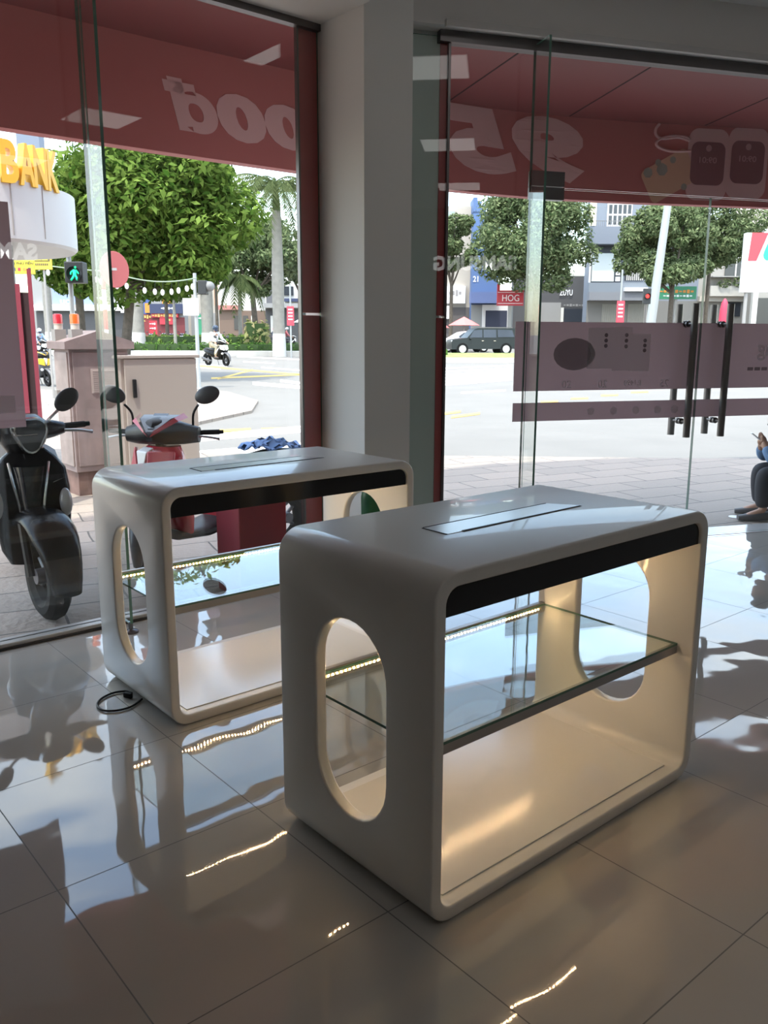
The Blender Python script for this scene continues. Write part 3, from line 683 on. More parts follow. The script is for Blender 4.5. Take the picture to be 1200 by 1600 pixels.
# ------------------------------------------------------------------ houses and shops across the road
def C3(n, c, r=.7): return mat(n, c, r)
dark_win = mat('dark_shop_glass', (.03, .035, .045), .15); front_grey = mat('dark_shopfront', (.07, .07, .075), .7)  # plain dark tones for shop glass and ground floors
w_white = C3('wall_white', (.60, .59, .56)); w_beige = C3('wall_beige', (.42, .38, .33)); w_bluegrey = C3('wall_bluegrey', (.19, .215, .26)); w_grey = C3('wall_grey', (.26, .26, .26)); w_old = C3('wall_old', (.32, .305, .28))
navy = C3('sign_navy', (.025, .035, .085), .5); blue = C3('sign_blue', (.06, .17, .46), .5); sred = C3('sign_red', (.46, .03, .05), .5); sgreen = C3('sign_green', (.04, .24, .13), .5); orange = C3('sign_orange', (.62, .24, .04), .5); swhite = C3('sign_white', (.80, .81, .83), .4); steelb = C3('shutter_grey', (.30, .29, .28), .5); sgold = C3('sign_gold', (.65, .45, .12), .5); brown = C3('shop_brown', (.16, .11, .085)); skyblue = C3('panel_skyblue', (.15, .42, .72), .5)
class House:
    def __init__(s, name, label, cat, px0, px1, py0, D, depth, m, z0=None):
        s.D = D; s.xc = (X_AT(px0, D)+X_AT(px1, D))/2; s.g = gz(D); s.t = thing(name, label, cat, ST(s.xc, D, s.g), -HEAD)
        hw = (X_AT(px1, D)-X_AT(px0, D))/2; h = Z_AT(py0, D)-s.g
        MB().box(-hw, hw, 0, depth, 0 if z0 is None else Z_AT(z0, D)-s.g, h).build('body', m, s.t, smooth=False)
    def x(s, px): return X_AT(px, s.D)-s.xc
    def z(s, py): return Z_AT(py, s.D)-s.g
    def part(s, name, px0, px1, py0, py1, m, out=.12, par=None, label=None, inn=.02, bevel=0):
        o = MB().box(s.x(px0), s.x(px1), -out, inn, s.z(py1), s.z(py0)).build(name, m, par or s.t, smooth=False, bevel=bevel)
        if label: o['label'] = label
        return o
    def marks(s, px0, px1, py, h, n, m, out, par=None):
        mb = MB(); wd = (px1-px0)/n
        for i in range(n):
            k = .35+.6*((i*7) % 5)/4; mb.box(s.x(px0+i*wd), s.x(px0+(i+.72)*wd), -out-.02, -out, s.z(py+h*k), s.z(py-h*k))
        mb.build('lettering', m, par or s.t, smooth=False)
    def text(s, body, px0, px1, py0, py1, m, out, par=None, bold=.02):
        put('lettering', text_mesh(body, m, depth=.03, bold=bold, width=s.x(px1)-s.x(px0), height=s.z(py0)-s.z(py1)), par or s.t, ((s.x(px0)+s.x(px1))/2, -out-.012, (s.z(py0)+s.z(py1))/2))
# left of the pillar
h = House('shop', 'dark shop with a blue and white signboard behind the warning lights', 'shop', 55, 205, 420, 92, 1.5, w_grey)
h.part('signboard', 88, 150, 450, 479, C3('sign_periwinkle', (.22, .28, .50), .5), .3); h.text('uoi', 100, 120, 467, 477, swhite, .32); h.part('fascia_band', 60, 205, 478, 487, swhite, .8); h.part('shopfront', 60, 200, 488, 535, front_grey, .1)
h = House('shop', 'sky-blue fronted shop beside the pale palm trunk', 'shop', 203, 224, 455, 88, 1.5, w_white)
h.part('panel', 204, 222, 481, 506, skyblue, .3); h.part('signboard', 193, 204, 482, 490, swhite, .4)
h = House('shop', 'shop with orange upstairs panels and a narrow orange sign', 'shop', 222, 240, 440, 88, 1.5, C3('sign_blue_dark', (.05, .10, .30)))
h.part('signboard', 230, 238, 475, 490, orange, .3); h.part('doorway', 223, 240, 492, 536, C3('shop_maroon', (.20, .03, .035)), .1); h.marks(224, 239, 496, 3, 4, sgold, .12)
h = House('shop', 'phone shop with navy sign above red poster-covered windows', 'shop', 238, 290, 448, 86, 1.5, w_grey)
h.part('upper_panel', 257, 272, 452, 478, orange, .2); sb = h.part('signboard', 238, 289, 476, 491, navy, .5); h.marks(256, 278, 483, 2.2, 8, swhite, .5)
pn = h.part('poster_band', 240, 281, 490, 497, sred, .35); h.marks(241, 280, 494, 2.6, 9, sgold, .35); h.part('shopfront', 238, 290, 497, 536, C3('shop_darkred', (.14, .025, .03)), .1); h.part('poster', 252, 272, 496, 508, sred, .3); h.marks(261, 270, 501, 2, 2, sgold, .3)
h = House('standing_sign', 'red standing board with pale rows in front of the phone shop', 'sign', 234, 246, 502, 80, .2, sred); h.marks(235, 245, 507, 1.6, 3, swhite, .02); h.marks(235, 245, 514, 1.6, 3, swhite, .02)
h = House('house', 'pale house with orange corner pier behind the traffic light', 'house', 288, 345, 425, 90, 1.5, w_beige)
h.part('upper_wall', 279, 300, 450, 472, w_white, .1); h.part('pier', 338, 345, 440, 478, C3('pier_orange', (.60, .33, .2)), .3); h.part('shopfront', 300, 345, 490, 536, w_grey, .1)
h = House('house', 'long white house with a dusty red sign strip over its brown ground floor', 'house', 343, 416, 425, 84, 1.5, w_white)
h.part('signboard', 344, 377, 478, 485, C3('sign_dustyred', (.40, .17, .15)), .5); h.part('ground_floor', 344, 416, 486, 537, brown, .15)
for a, b_ in ((367, 375), (381, 389)): f_ = h.part('window', a, b_, 494, 516, dark_win, .2)
h.part('pier', 394, 398, 494, 528, w_white, .3)
bs = h.part('vertical_sign', 407, 416, 432, 462, navy, .6)
h.marks(409, 415, 444, 1.5, 1, swhite, .6); h.marks(409, 415, 450, 1.5, 1, swhite, .6); h.marks(409, 415, 456, 1.5, 1, swhite, .6)
h = House('house', 'white house with grey awning slab and dark ground floor by the pillar', 'house', 416, 520, 400, 82, 1.5, w_white)
h.part('upper_window', 418, 433, 440, 475, C3('dark_grey', (.10, .10, .11)), .2); h.part('upper_window', 444, 460, 448, 462, dark_win, .2); h.part('sign_band', 446, 500, 467, 472, navy, .5); h.part('awning_slab', 416, 500, 475, 482, w_grey, 1.2); h.part('ground_floor', 416, 520, 483, 538, front_grey, .15); h.part('pier', 424, 429, 494, 520, w_white, .3)
h = House('kiosk', 'green kiosk beside the traffic light post', 'kiosk', 307, 322, 492, 66, 1.6, sgreen); h.marks(310, 316, 498, 1.4, 3, swhite, .02)
# flat awnings and parasols over there
def parasol(label, px0, px1, pyt, pyb, D, m, cat='parasol'):
    x = X_AT((px0+px1)/2, D); t = thing('parasol', label, cat, ST(x, D, gz(D)), -HEAD, 'parasols at the shops'); r = (X_AT(px1, D)-X_AT(px0, D))/2; z1 = Z_AT(pyt, D)-gz(D); z0 = Z_AT(pyb, D)-gz(D)
    MB().tube([(0, 0, 0), (0, 0, z1)], .03, 8).build('pole', steelb, t)
    MB().lathe([(r, z0), (r*.55, z0+(z1-z0)*.5), (.05, z1), (.02, z1+.02)], n=8).build('canopy', m, t, smooth=False)
parasol('yellow parasol half hidden by the pale palm trunk', 196, 229, 495, 503, 78, C3('parasol_yellow', (.70, .50, .08)))
parasol('white parasol beside the hanging red banner', 459, 482, 498, 504, 74, C3('parasol_white', (.75, .75, .77)))
parasol('pink-red parasol over the white car, the larger one', 700, 749, 495, 508, 64, C3('parasol_red', (.68, .16, .15)))
parasol('red parasol at the pillar edge, partly cut off by the red post', 668, 702, 500, 512, 66, C3('parasol_red2', (.60, .15, .14)))
# right of the pillar
h = House('house', 'weathered beige house with green roof edge next to the pillar', 'house', 650, 738, 322, 82, 1.5, w_beige)
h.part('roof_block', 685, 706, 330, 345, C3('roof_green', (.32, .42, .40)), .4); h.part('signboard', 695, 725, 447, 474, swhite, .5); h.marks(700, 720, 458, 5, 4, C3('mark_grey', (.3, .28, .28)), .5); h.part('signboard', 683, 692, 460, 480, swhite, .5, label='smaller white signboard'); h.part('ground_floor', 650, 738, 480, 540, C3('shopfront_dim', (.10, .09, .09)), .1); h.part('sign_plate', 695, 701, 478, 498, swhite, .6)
h = House('house', 'narrow blue house with stepped top and blue awning', 'house', 735, 776, 330, 80, 1.5, C3('wall_blue', (.08, .14, .29)))
for i, (a, b_, c) in enumerate(((735, 741, 308), (741, 747, 313), (747, 754, 320))): h.part('parapet_step', a, b_, c, 333, C3('wall_blue', (.08, .14, .29)), .0, inn=3)
h.text('21', 737, 745, 431, 440, swhite, .02); h.part('awning', 732, 775, 457, 474, C3('awning_blue', (.10, .14, .30)), 1.4); h.part('ground_floor', 735, 776, 476, 540, w_grey, .1)
g = h.part('gate_surround', 752, 796, 476, 520, C3('gate_white', (.62, .60, .60)), .4); h.part('gate_opening', 757, 790, 485, 540, C3('gate_dark', (.02, .025, .05)), .5, g)
h = House('sign', 'red shop sign reading HOG in thin white letters', 'sign', 775, 816, 453, 74, .3, sred, 477)
h.text('HOG', 783, 809, 460, 470, swhite, .0, bold=-.004)
m_ = MB().box(h.x(776), h.x(815), -.02, 0, h.z(456.5), h.z(455.8)).box(h.x(776), h.x(815), -.02, 0, h.z(474), h.z(473.2)); m_.build('white_line', swhite, h.t, smooth=False)
h.part('spine', 775, 779, 443, 453, sred, .0, inn=.3); MB().box(-.15, .15, .05, .25, 0, h.z(477)).build('post', steelb, h.t, smooth=False)
h = House('shop', 'dark shop under the big round tree with white letters ZUYU', 'shop', 800, 922, 430, 84, 1.5, C3('shop_charcoal', (.075, .075, .08)))
h.text('ZUYU', 871, 891, 452, 461, swhite, .1); h.marks(878, 925, 476, 2, 10, w_grey, .1); h.part('window', 842, 874, 472, 505, w_grey, .1); h.part('window', 878, 912, 482, 506, dark_win, .15); h.part('pier', 874, 878, 480, 508, w_white, .3); h.part('pier', 838, 842, 476, 508, C3('pier_red', (.3, .08, .08)), .3)
h = House('house', 'grey-blue house with balcony, barred windows and blank white panel', 'house', 914, 1085, 300, 78, 1.5, w_bluegrey)
wf = h.part('window', 938, 976, 317, 354, C3('frame_white', (.70, .70, .72)), .08)
for i in range(5):
    for j in range(2): h.part('pane', 940.5+7.2*i, 945.5+7.2*i, 319+17*j, 333+17*j, dark_win, .10, wf)
h.part('side_wall', 912, 922, 300, 352, C3('wall_palebeige', (.62, .56, .42)), .05); h.part('balcony', 916, 985, 355, 382, C3('balcony_bluegrey', (.17, .19, .23)), 1.0)
rl = MB()
for i in range(24): rl.box(h.x(919+2.9*i), h.x(919.5+2.9*i), -1.0, -.96, h.z(355), h.z(346))
rl.box(h.x(917), h.x(986), -1.0, -.95, h.z(347), h.z(346)); rl.build('balcony_railing', dark_steel, h.t, smooth=False)
rc = h.part('window_recess', 917, 965, 383, 441, C3('recess_dark', (.06, .065, .08)), .03); h.part('white_panel', 919, 953, 395, 439, C3('blank_panel', (.60, .66, .66)), .2)
for j in range(6): h.part('glass_block', 956, 963, 385+9.3*j, 392+9.3*j, swhite, .12)
h.part('frame_edge', 915, 917.5, 383, 458, swhite, .15); h.part('window_recess', 970, 1000, 383, 437, C3('recess_dark', (.06, .065, .08)), .03)
cu = MB()
for i in range(9): cu.box(h.x(973+3*i), h.x(974.4+3*i), -.1, .0, h.z(437), h.z(398))
cu.build('window_bars', w_white, h.t, smooth=False)
h.part('lower_band', 914, 1010, 441, 456, C3('band_bluegrey', (.19, .22, .26)), .5); h.part('ledge', 914, 1010, 456, 469, C3('ledge_grey', (.20, .21, .24)), .9); h.part('awning_lip', 967, 1002, 449, 455, swhite, 1.1)
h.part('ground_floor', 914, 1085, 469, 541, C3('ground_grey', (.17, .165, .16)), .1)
for a, b_ in ((938, 962), (978, 1006)):
    sh = MB()
    for i in range(16): sh.box(h.x(a+(b_-a)*i/16), h.x(a+(b_-a)*(i+.6)/16), -.16, -.1, h.z(541), h.z(474))
    sh.build('folding_gate', C3('gate_cream', (.33, .32, .29)), h.t, smooth=False)
h = House('sign', 'green shop sign with orange lettering under the tree', 'sign', 1022, 1083, 446, 72, .3, sgreen, 466)
h.marks(1026, 1080, 454, 3, 9, orange, .0); h.marks(1032, 1078, 461, 2, 9, swhite, .0); MB().box(-.1, .1, .05, .25, 0, h.z(466)).build('post', steelb, h.t, smooth=False)
h = House('house', 'old pale house with planted balcony beside the large white billboard', 'house', 1085, 1180, 352, 78, 1.5, w_old)
h.part('roof_structure', 1130, 1185, 326, 356, w_beige, .3); h.part('dark_upper_wall', 1140, 1162, 368, 388, C3('old_wall_dark', (.28, .28, .28)), .05); h.part('window', 1124, 1156, 389, 432, dark_win, .1); h.part('window_bar', 1139, 1141, 389, 432, w_white, .14); h.part('window_bar', 1124, 1156, 400, 402, w_white, .14)  # upper wall patch is a slightly darker grey than the house body
bal = h.part('balcony', 1098, 1158, 446, 462, C3('balcony_old', (.42, .40, .36)), 1.0); h.part('balcony_rail', 1100, 1156, 431, 432.5, steelb, 1.0)
h.part('cornice', 1085, 1158, 462, 470, w_beige, .6); h.part('ground_floor', 1085, 1180, 470, 541, C3('ground_old', (.26, .245, .225)), .1); h.part('window', 1127, 1152, 471, 493, dark_win, .2)
leaf_cloud([((h.x(1120), -1.05, h.z(442)), (.7, .2, .35)), ((h.x(1140), -1.05, h.z(440)), (.5, .2, .45))], 160, .16, 'balcony_plants', leaf_b, h.t)
h = House('billboard', 'large white billboard with a red slanted block and a green rounded block', 'billboard', 1153, 1260, 362, 60, .5, swhite, 455)
X = h.x; Zz = h.z
MB().prism([(X(1158), Zz(406)), (X(1171), Zz(406)), (X(1186), Zz(362)), (X(1161), Zz(362))], -.03, 0, 'y').build('red_block', C3('board_red', (.60, .05, .07), .4), h.t, smooth=False)
gp = [(X(1192), Zz(362)), (X(1260), Zz(362)), (X(1260), Zz(404)), (X(1186), Zz(405)), (X(1182.5), Zz(402)), (X(1181), Zz(397)), (X(1182), Zz(391))]
MB().prism(gp, -.03, 0, 'y').build('green_block', C3('board_green', (.02, .38, .26), .4), h.t, smooth=False)
for px in (1162, 1250): MB().cyl((X(px), .25, 0), (X(px), .25, Zz(450)), .12, n=10).build('post', steelb, h.t)
h = House('house', 'dark shopfront below the large white billboard', 'house', 1172, 1290, 440, 74, 1.5, w_old); h.part('shopfront', 1176, 1290, 464, 541, dark_win, .15); h.part('pier', 1168, 1176, 455, 541, w_white, .4)  # shopfront is plain dark glass

# ------------------------------------------------------------------ the bank drum on the corner, signs, posts
Dk = 9; bx = X_AT(-110, Dk); R0 = X_AT(93, Dk)-bx
bank = thing('bank_canopy', 'rounded white bank canopy with yellow raised letters', 'building', ST(bx, Dk+.5, -.1), -HEAD)
zb, zt = Z_AT(384, Dk)+.1, Z_AT(290, Dk)+.1
drum_w = C3('aluminium_white', (.56, .57, .58), .45)
MB().lathe([(R0-.4, zb+.06), (R0-.03, zb), (R0, zb+.03), (R0, zt), (R0-.25, zt), (R0-.25, zt-.1)], n=72).build('drum', drum_w, bank, angle=30)
sj = MB()
for a in (-100, -84, -68, -52, -36, -20): a = math.radians(a); sj.cyl(((R0+.001)*math.cos(a), (R0+.001)*math.sin(a), zb+.06), ((R0+.001)*math.cos(a), (R0+.001)*math.sin(a), zt-.01), .006, n=6)
sj.build('panel_joint', steelb, bank)
MB().lathe([(R0*.5, 0), (R0*.5, zb+.1)], n=48).build('ground_storey', w_grey, bank)
yl = mat('letter_yellow', (.85, .48, .02), .35)
for ch, px in (('B', 20), ('A', 46), ('N', 69), ('K', 88)):
    a = min((math.radians(-q) for q in range(4, 120)), key=lambda q: abs(PX(bank.location+R_*((R0+.06)*math.cos(q))+F_*((R0+.06)*math.sin(q))+Z_*(zt+.16))[0]-px))
    me = text_mesh(ch, yl, depth=.09, bold=.03, width=.185, height=.40); put('letter', me, bank, ((R0-.02)*math.cos(a), (R0-.02)*math.sin(a), zt+.16), a+PI/2)
h = House('tower', 'distant blue-grey building between the bank and the big tree', 'building', 50, 84, 160, 96, 1.5, C3('wall_slate', (.16, .19, .25)))
def plate(name, label, px0, px1, py0, py1, D, m, cat='sign', yaw=0):
    x = X_AT((px0+px1)/2, D); z = Z_AT((py0+py1)/2, D); t = thing(name, label, cat, ST(x, D, z), -HEAD+yaw); hw = (X_AT(px1, D)-X_AT(px0, D))/2/math.cos(yaw); hh = (Z_AT(py0, D)-Z_AT(py1, D))/2
    MB().box(-hw, hw, -.02, .02, -hh, hh).build('board', m, t, smooth=False, bevel=.01); return t, hw, hh
sy = C3('sign_yellow', (.80, .66, .04), .4); ink_b = C3('sign_ink', (.10, .09, .04), .5)
t, hw, hh = plate('hanging_sign', 'yellow sign with bold words ĐIỂM THU TIỀN below the bank canopy', 18, 63, 397, 430, 19, sy)
put('lettering', text_mesh('ĐIỂM THU TIỀN', ink_b, depth=.01, bold=.012, width=hw*1.85, height=hh*.36), t, (0, -.026, .08*hh)); MB().box(hw*.25, hw*.8, -.028, -.02, hh*.55, hh*.85).build('stripe', navy, t, smooth=False)
for i, c in enumerate((sgreen, navy, sred, orange, navy)): MB().box(-hw*.85+.35*hw*i, -hw*.85+.35*hw*i+.2*hw, -.028, -.02, -hh*.7, -hh*.4).build('square_mark', c, t, smooth=False)
MB().tube([(-hw*.5, 0, hh), (-hw*.5, 0, hh+.45)], .012, 6).tube([(hw*.5, 0, hh), (hw*.5, 0, hh+.45)], .012, 6).tube([(-hw*.7, .05, hh), (-hw*.7, .05, gz(19)-t.location.z)], .03, 8).build('pole', steelb, t)
t, hw, hh = plate('hanging_sign', 'smaller ochre sign directly behind the yellow payment sign', 61, 90, 397, 423, 22, C3('sign_ochre', (.60, .44, .05), .4))
MB().box(-hw*.9, hw*.8, -.028, -.02, hh*.0, hh*.55).build('dark_band', ink_b, t, smooth=False); MB().box(-hw*.8, -hw*.1, -.036, -.027, hh*.1, hh*.42).box(0, hw*.6, -.036, -.027, hh*.1, hh*.42).build('band_lettering', sy, t, smooth=False)
mm = MB(); 
for i in range(7): mm.box(-hw*.75+.2*hw*i, -hw*.75+.2*hw*i+.13*hw, -.028, -.02, -hh*.5, -hh*.25)
mm.build('lettering', ink_b, t, smooth=False); MB().tube([(-hw*.5, 0, hh), (-hw*.5, 0, hh+.4)], .012, 6).tube([(hw*.5, 0, hh), (hw*.5, 0, hh+.4)], .012, 6).tube([(0, .05, hh), (0, .05, gz(22)-t.location.z)], .03, 8).build('pole', steelb, t)
def post(name, label, px, pyt, D, r, m, cat='post', lean=0, z0=None):
    x = X_AT(px, D); g = gz(D) if z0 is None else z0; t = thing(name, label, cat, ST(x, D, g), -HEAD); h_ = Z_AT(pyt, D)-g
    MB().lathe([(r*2.4, 0), (r*2.4, .02), (r*1.2, .05), (r, .1), (r*.92, h_), (r*.5, h_+.01)], n=14).build('pole', m, t); return t, h_
galv = mat('galvanised_post', (.33, .34, .34), .5, .3); black_box = mat('signal_black', (.02, .022, .024), .5)
# walking-man signal
D_ = 12.0; t, h_ = post('pedestrian_signal', 'pedestrian signal showing a green walking man above the grey cabinet', 116, 402, D_, .035, galv, 'traffic light', z0=-.1)
def zz(py): return Z_AT(py, D_)+.1
sx = X_AT(127, D_)-X_AT(116, D_)
bx_ = MB().box(sx-.135, sx+.115, -.10, .10, zz(444), zz(411)).build('housing', black_box, t, smooth=False, bevel=.012)
MB().box(-.01, sx, -.02, .02, zz(420), zz(417)).build('bracket', galv, t, smooth=False)
MB().lathe([(.095, -.14), (.10, -.101), (.085, -.102), (.085, -.138)], (sx, 0, zz(430)), 'y', 24, False).build('visor', black_box, bx_)
gm_ = emis('signal_green', (.02, .95, .42), 1.15); wm = MB(); zc = zz(430)
wm.lathe([(.016, -.112), (.016, -.104)], (sx+.02, 0, zc+.085), 'y', 12)
for pts, r in (([(sx+.01, -.108, zc+.055), (sx+.005, -.108, zc-.01)], .024), ([(sx-.005, -.108, zc+.05), (sx-.045, -.108, zc+.02), (sx-.05, -.108, zc-.01)], .010), ([(sx+.025, -.108, zc+.05), (sx+.05, -.108, zc+.02), (sx+.06, -.108, zc)], .010),
               ([(sx+.0, -.108, zc-.01), (sx-.02, -.108, zc-.05), (sx-.05, -.108, zc-.085)], .013), ([(sx+.012, -.108, zc-.01), (sx+.03, -.108, zc-.05), (sx+.035, -.108, zc-.09)], .013)): wm.tube(pts, r, 8)
wm.build('walking_man', gm_, bx_)
MB().lathe([(.05, h_), (.05, h_+.07), (.02, h_+.08)], n=12).build('cap', galv, t)
# no-entry disc seen from behind
D_ = 15; x = X_AT(167, D_); t = thing('road_sign', 'round red road sign seen from behind beside the glass fin', 'road sign', ST(x, D_, -.1), -HEAD); hz = Z_AT(422, D_)+.1
pm = MB()
for i in range(8): pm.mi(i % 2).cyl((0, 0, hz/8*i), (0, 0, hz/8*(i+1)), .035, n=12)
pm.build('striped_pole', [swhite, sred], t)
ox = X_AT(184, D_)-x; dm = MB(); dm.T = Matrix.Translation((ox, .05, hz)) @ Matrix.Rotation(math.radians(55), 4, 'Z')
dm.lathe([(.30, -.006), (.305, 0), (.30, .006)], axis='y', n=32); dm.build('disc', C3('disc_red', (.42, .09, .09), .55), t)
MB().box(-.01, ox+.06, -.035, -.01, hz-.02, hz+.02).build('bracket', galv, t, smooth=False)
# traffic light post with the back of a sign
D_ = 26; t, h_ = post('traffic_light_post', 'grey post with a black traffic light and the blank back of a sign', 308, 428, D_, .06, galv, 'traffic light')
x0_ = X_AT(308, D_); zz = lambda py: Z_AT(py, D_)-gz(D_)
MB().box(X_AT(289, D_)-x0_, X_AT(313, D_)-x0_, -.05, -.08, zz(494), zz(467)).build('sign_back', C3('sign_back_grey', (.62, .64, .64), .5), t, smooth=False)
hb = MB().box(X_AT(313, D_)-x0_, X_AT(326, D_)-x0_, -.1, .25, zz(461), zz(439)).build('housing', black_box, t, smooth=False, bevel=.02)
MB().ell((X_AT(329, D_)-x0_, .1, zz(448)), (.16, .2, .15)).build('visor', C3('visor_grey', (.2, .2, .2)), hb)
MB().box(0, .15, -.02, .02, zz(441), zz(440)).box(0, .15, -.02, .02, zz(460), zz(459)).build('bracket', galv, t, smooth=False)
# festoon lights
D_ = 24
def festoon(label, p0, p1, sag, bulbs):
    a = AT(*p0, D_); b = AT(*p1, D_); pts = [a.lerp(b, i/20)-Z_*sag*4*(i/20)*(1-i/20) for i in range(21)]
    c = thing('string_light_cable', label, 'cable', a)
    o = MB().tube([p-a for p in pts], .018, 6).build('cable', C3('cable_green', (.25, .33, .24)), c)
    for px, py in bulbs:
        p = AT(px, py, D_)-a
        u = min(max((px-p0[0])/(p1[0]-p0[0]), 0), 1); q = a.lerp(b, u)-Z_*sag*4*u*(1-u)-a
        bb = MB().ell(p, (.055, .055, .085), 10, 8).build('bulb', C3('bulb_white', (.85, .85, .84), .3), c); MB().tube([p+Z_*.07, q], .008, 5).build('socket', black_plastic, bb)
festoon('sagging cable of white bulbs from the round road sign to the traffic light post', (172, 424), (307, 434), .18, ((198, 447), (226, 454), (242, 456), (254, 457), (268, 456), (279, 454), (292, 451), (301, 448)))
festoon('string of white bulbs running from the yellow signs to the round road sign', (20, 406), (172, 424), .05, ((33, 426), (75, 426), (109, 426), (151, 437), (161, 432), (158, 440), (183, 447)))
# lamp post on the right, its traffic light, banner
D_ = 44; xa = X_AT(1010, D_); t = thing('lamp_post', 'pale lamp post leaning a little in front of the tree by the doors', 'lamp post', ST(xa, D_, gz(D_)), -HEAD); tx_ = X_AT(1031, D_)-xa; tz_ = Z_AT(300, D_)-gz(D_)
MB().tube([(0, 0, 0), (tx_, 0, tz_)], [.27, .17], 14).build('pole', galv, t)
MB().cyl((X_AT(1011, D_)-xa, 0, -.1), (X_AT(1011, D_)-xa, 0, .9), .3, n=14).build('foot', limewash, t)
D_ = 40; t = thing('traffic_light', 'small traffic light with red lamp lit beside the lamp post', 'traffic light', ST(X_AT(1006, D_), D_, gz(D_)), -HEAD); z0 = Z_AT(474, D_)-gz(D_); z1 = Z_AT(450, D_)-gz(D_)
MB().cyl((0, 0, 0), (0, 0, z1), .06, n=10).build('pole', dark_steel, t)
b_ = MB().box(-.2, .15, -.22, -.06, z0, z1).build('housing', black_box, t, smooth=False, bevel=.02); MB().lathe([(.13, -.34), (.14, -.225), (.11, -.23)], (-.02, 0, z0+.5*(z1-z0)), 'y', 14, False).build('visor', black_box, b_)
MB().ell((-.02, -.23, z0+.5*(z1-z0)), (.1, .03, .1)).build('red_lamp', emis('signal_red', (1, .06, .05), 1.0), b_)
def banner(label, px0, px1, py0, py1, D, pyt):
    x = X_AT((px0+px1)/2, D); g = gz(D); t = thing('banner_pole', label, 'banner', ST(x, D, g), -HEAD, 'red street banners'); hw = (X_AT(px1, D)-X_AT(px0, D))/2; z1, z0, zt = Z_AT(py0, D)-g, Z_AT(py1, D)-g, Z_AT(pyt, D)-g
    MB().cyl((0, .05, 0), (0, .05, zt), .05, n=8).build('pole', galv, t)
    bn = MB().box(-hw, hw, -.02, .0, z0, z1).build('banner', C3('banner_red', (.58, .05, .08), .6), t, smooth=False)
    mk = MB(); 
    for i in range(4): mk.box(-hw*.6, hw*.6, -.03, -.02, z1-(z1-z0)*(.2+.17*i), z1-(z1-z0)*(.14+.17*i))
    mk.build('lettering', swhite, bn, smooth=False)
banner('red vertical banner hanging beside the thick-footed tall palm', 449, 460, 479, 509, 50, 445)
banner('red vertical banner on a pole before the folding gates', 961, 973, 469, 505, 48, 420)
t, h_ = post('folded_parasol', 'closed red parasol across the road showing above the second door handle', 1128, 478, 58, .06, steelb, 'parasol')
MB().lathe([(.28, h_-1.3), (.30, h_-.9), (.27, h_-.2), (.20, h_+.25), (.08, h_+.5), (.02, h_+.55)], n=16).build('folded_canopy', C3('cap_red', (.60, .03, .07), .5), t)

# ------------------------------------------------------------------ cabinets beside the shop
cabm = mat('cabinet_paint_worn', (.25, .195, .19), .6, noise=.18, nscale=5); cabd = mat('cabinet_base_rust', (.17, .105, .09), .8, noise=.3, nscale=7)
cp0 = fl_at(123, 776, -.1)
t = thing('utility_cabinet', 'tall pinkish-grey utility cabinet with pitched lid and louvre vent', 'cabinet', cp0)
MB().box(.02, .58, .02, .38, 0, .26).build('plinth', cabd, t, smooth=False)
zE = 1.47
MB().box(0, .60, 0, .40, .24, zE).build('body', cabm, t, smooth=False, bevel=.006)
MB().rings([[V(-.05, y, zE-.02), V(.65, y, zE-.02), V(.65, y, zE+.05), V(.30, y, zE+.16), V(-.05, y, zE+.05)] for y in (-.05, .45)]).build('lid', cabm, t, smooth=False)
d_ = MB().box(.03, .57, -.014, 0, .30, zE-.05).build('door', cabm, t, smooth=False, bevel=.004)
vb = MB().box(.20, .50, -.020, -.014, 1.02, 1.26)
for i in range(11): vb.box(.215, .485, -.028, -.019, 1.032+.02*i, 1.041+.02*i)
vb.build('louvre_vent', mat('vent_grey', (.44, .38, .36), .6), d_, smooth=False)
MB().box(-.014, 0, .03, .37, .30, zE-.05).build('side_panel', mat('cabinet_side_worn_sunlit', (.32, .265, .25), .6, noise=.30, nscale=4), t, smooth=False, bevel=.004)  # worn paint, lighter than the body: sun on this side put into the colour
MB().box(-.05, -.012, .26, .34, .95, 1.05).build('latch', steelb, t, smooth=False, bevel=.006)
def beacon(label, px, m, dx, dy):
    b = thing('warning_beacon', label, 'warning light', cp0+V(dx, dy, zE+.1), 0, 'warning lights on the cabinet')
    MB().box(-.055, .055, -.05, .05, -.05, .07).build('bracket', steelb, b, smooth=False); MB().lathe([(.042, .07), (.042, .12), (.046, .12), (.046, .125)], n=20).build('socket', C3('beacon_socket', (.55, .50, .44)), b)
    MB().lathe([(.044, .125), (.044, .20), (.040, .215), (.02, .22)], n=20).build('lens', m, b)
beacon('dark red beacon on the cabinet lid, farther from the walking signal', 97, mat('beacon_red', (.55, .03, .05), .2, coat=.3), .02, .28)
beacon('bright orange beacon on the cabinet lid below the walking signal', 126, mat('beacon_orange', (.85, .16, .03), .2, coat=.3), .13, .13)
wb = fl_at(196, 772, -.1); wcab = mat('cabinet_beige', (.38, .335, .30), .5)
t = thing('meter_cabinet', 'square beige cabinet with black handle beside the taller cabinet', 'cabinet', wb)
zt_, zb_ = Z_AT(557, (wb).dot(F_))+.1, .25
MB().box(.04, .86, .04, .38, zb_, zt_-.01).build('body', wcab, t, smooth=False, bevel=.006); MB().box(.0, .9, .0, .40, zt_-.03, zt_).build('lid', wcab, t, smooth=False, bevel=.004)
d_ = MB().box(.075, .865, .015, .04, zb_+.03, zt_-.035).build('door', wcab, t, smooth=False, bevel=.008)
MB().box(.145, .185, -.012, .015, zt_-.42, zt_-.235).build('handle', black_plastic, d_, smooth=False, bevel=.008); MB().box(.10, .80, .08, .34, 0, zb_).build('plinth', concrete, t, smooth=False)
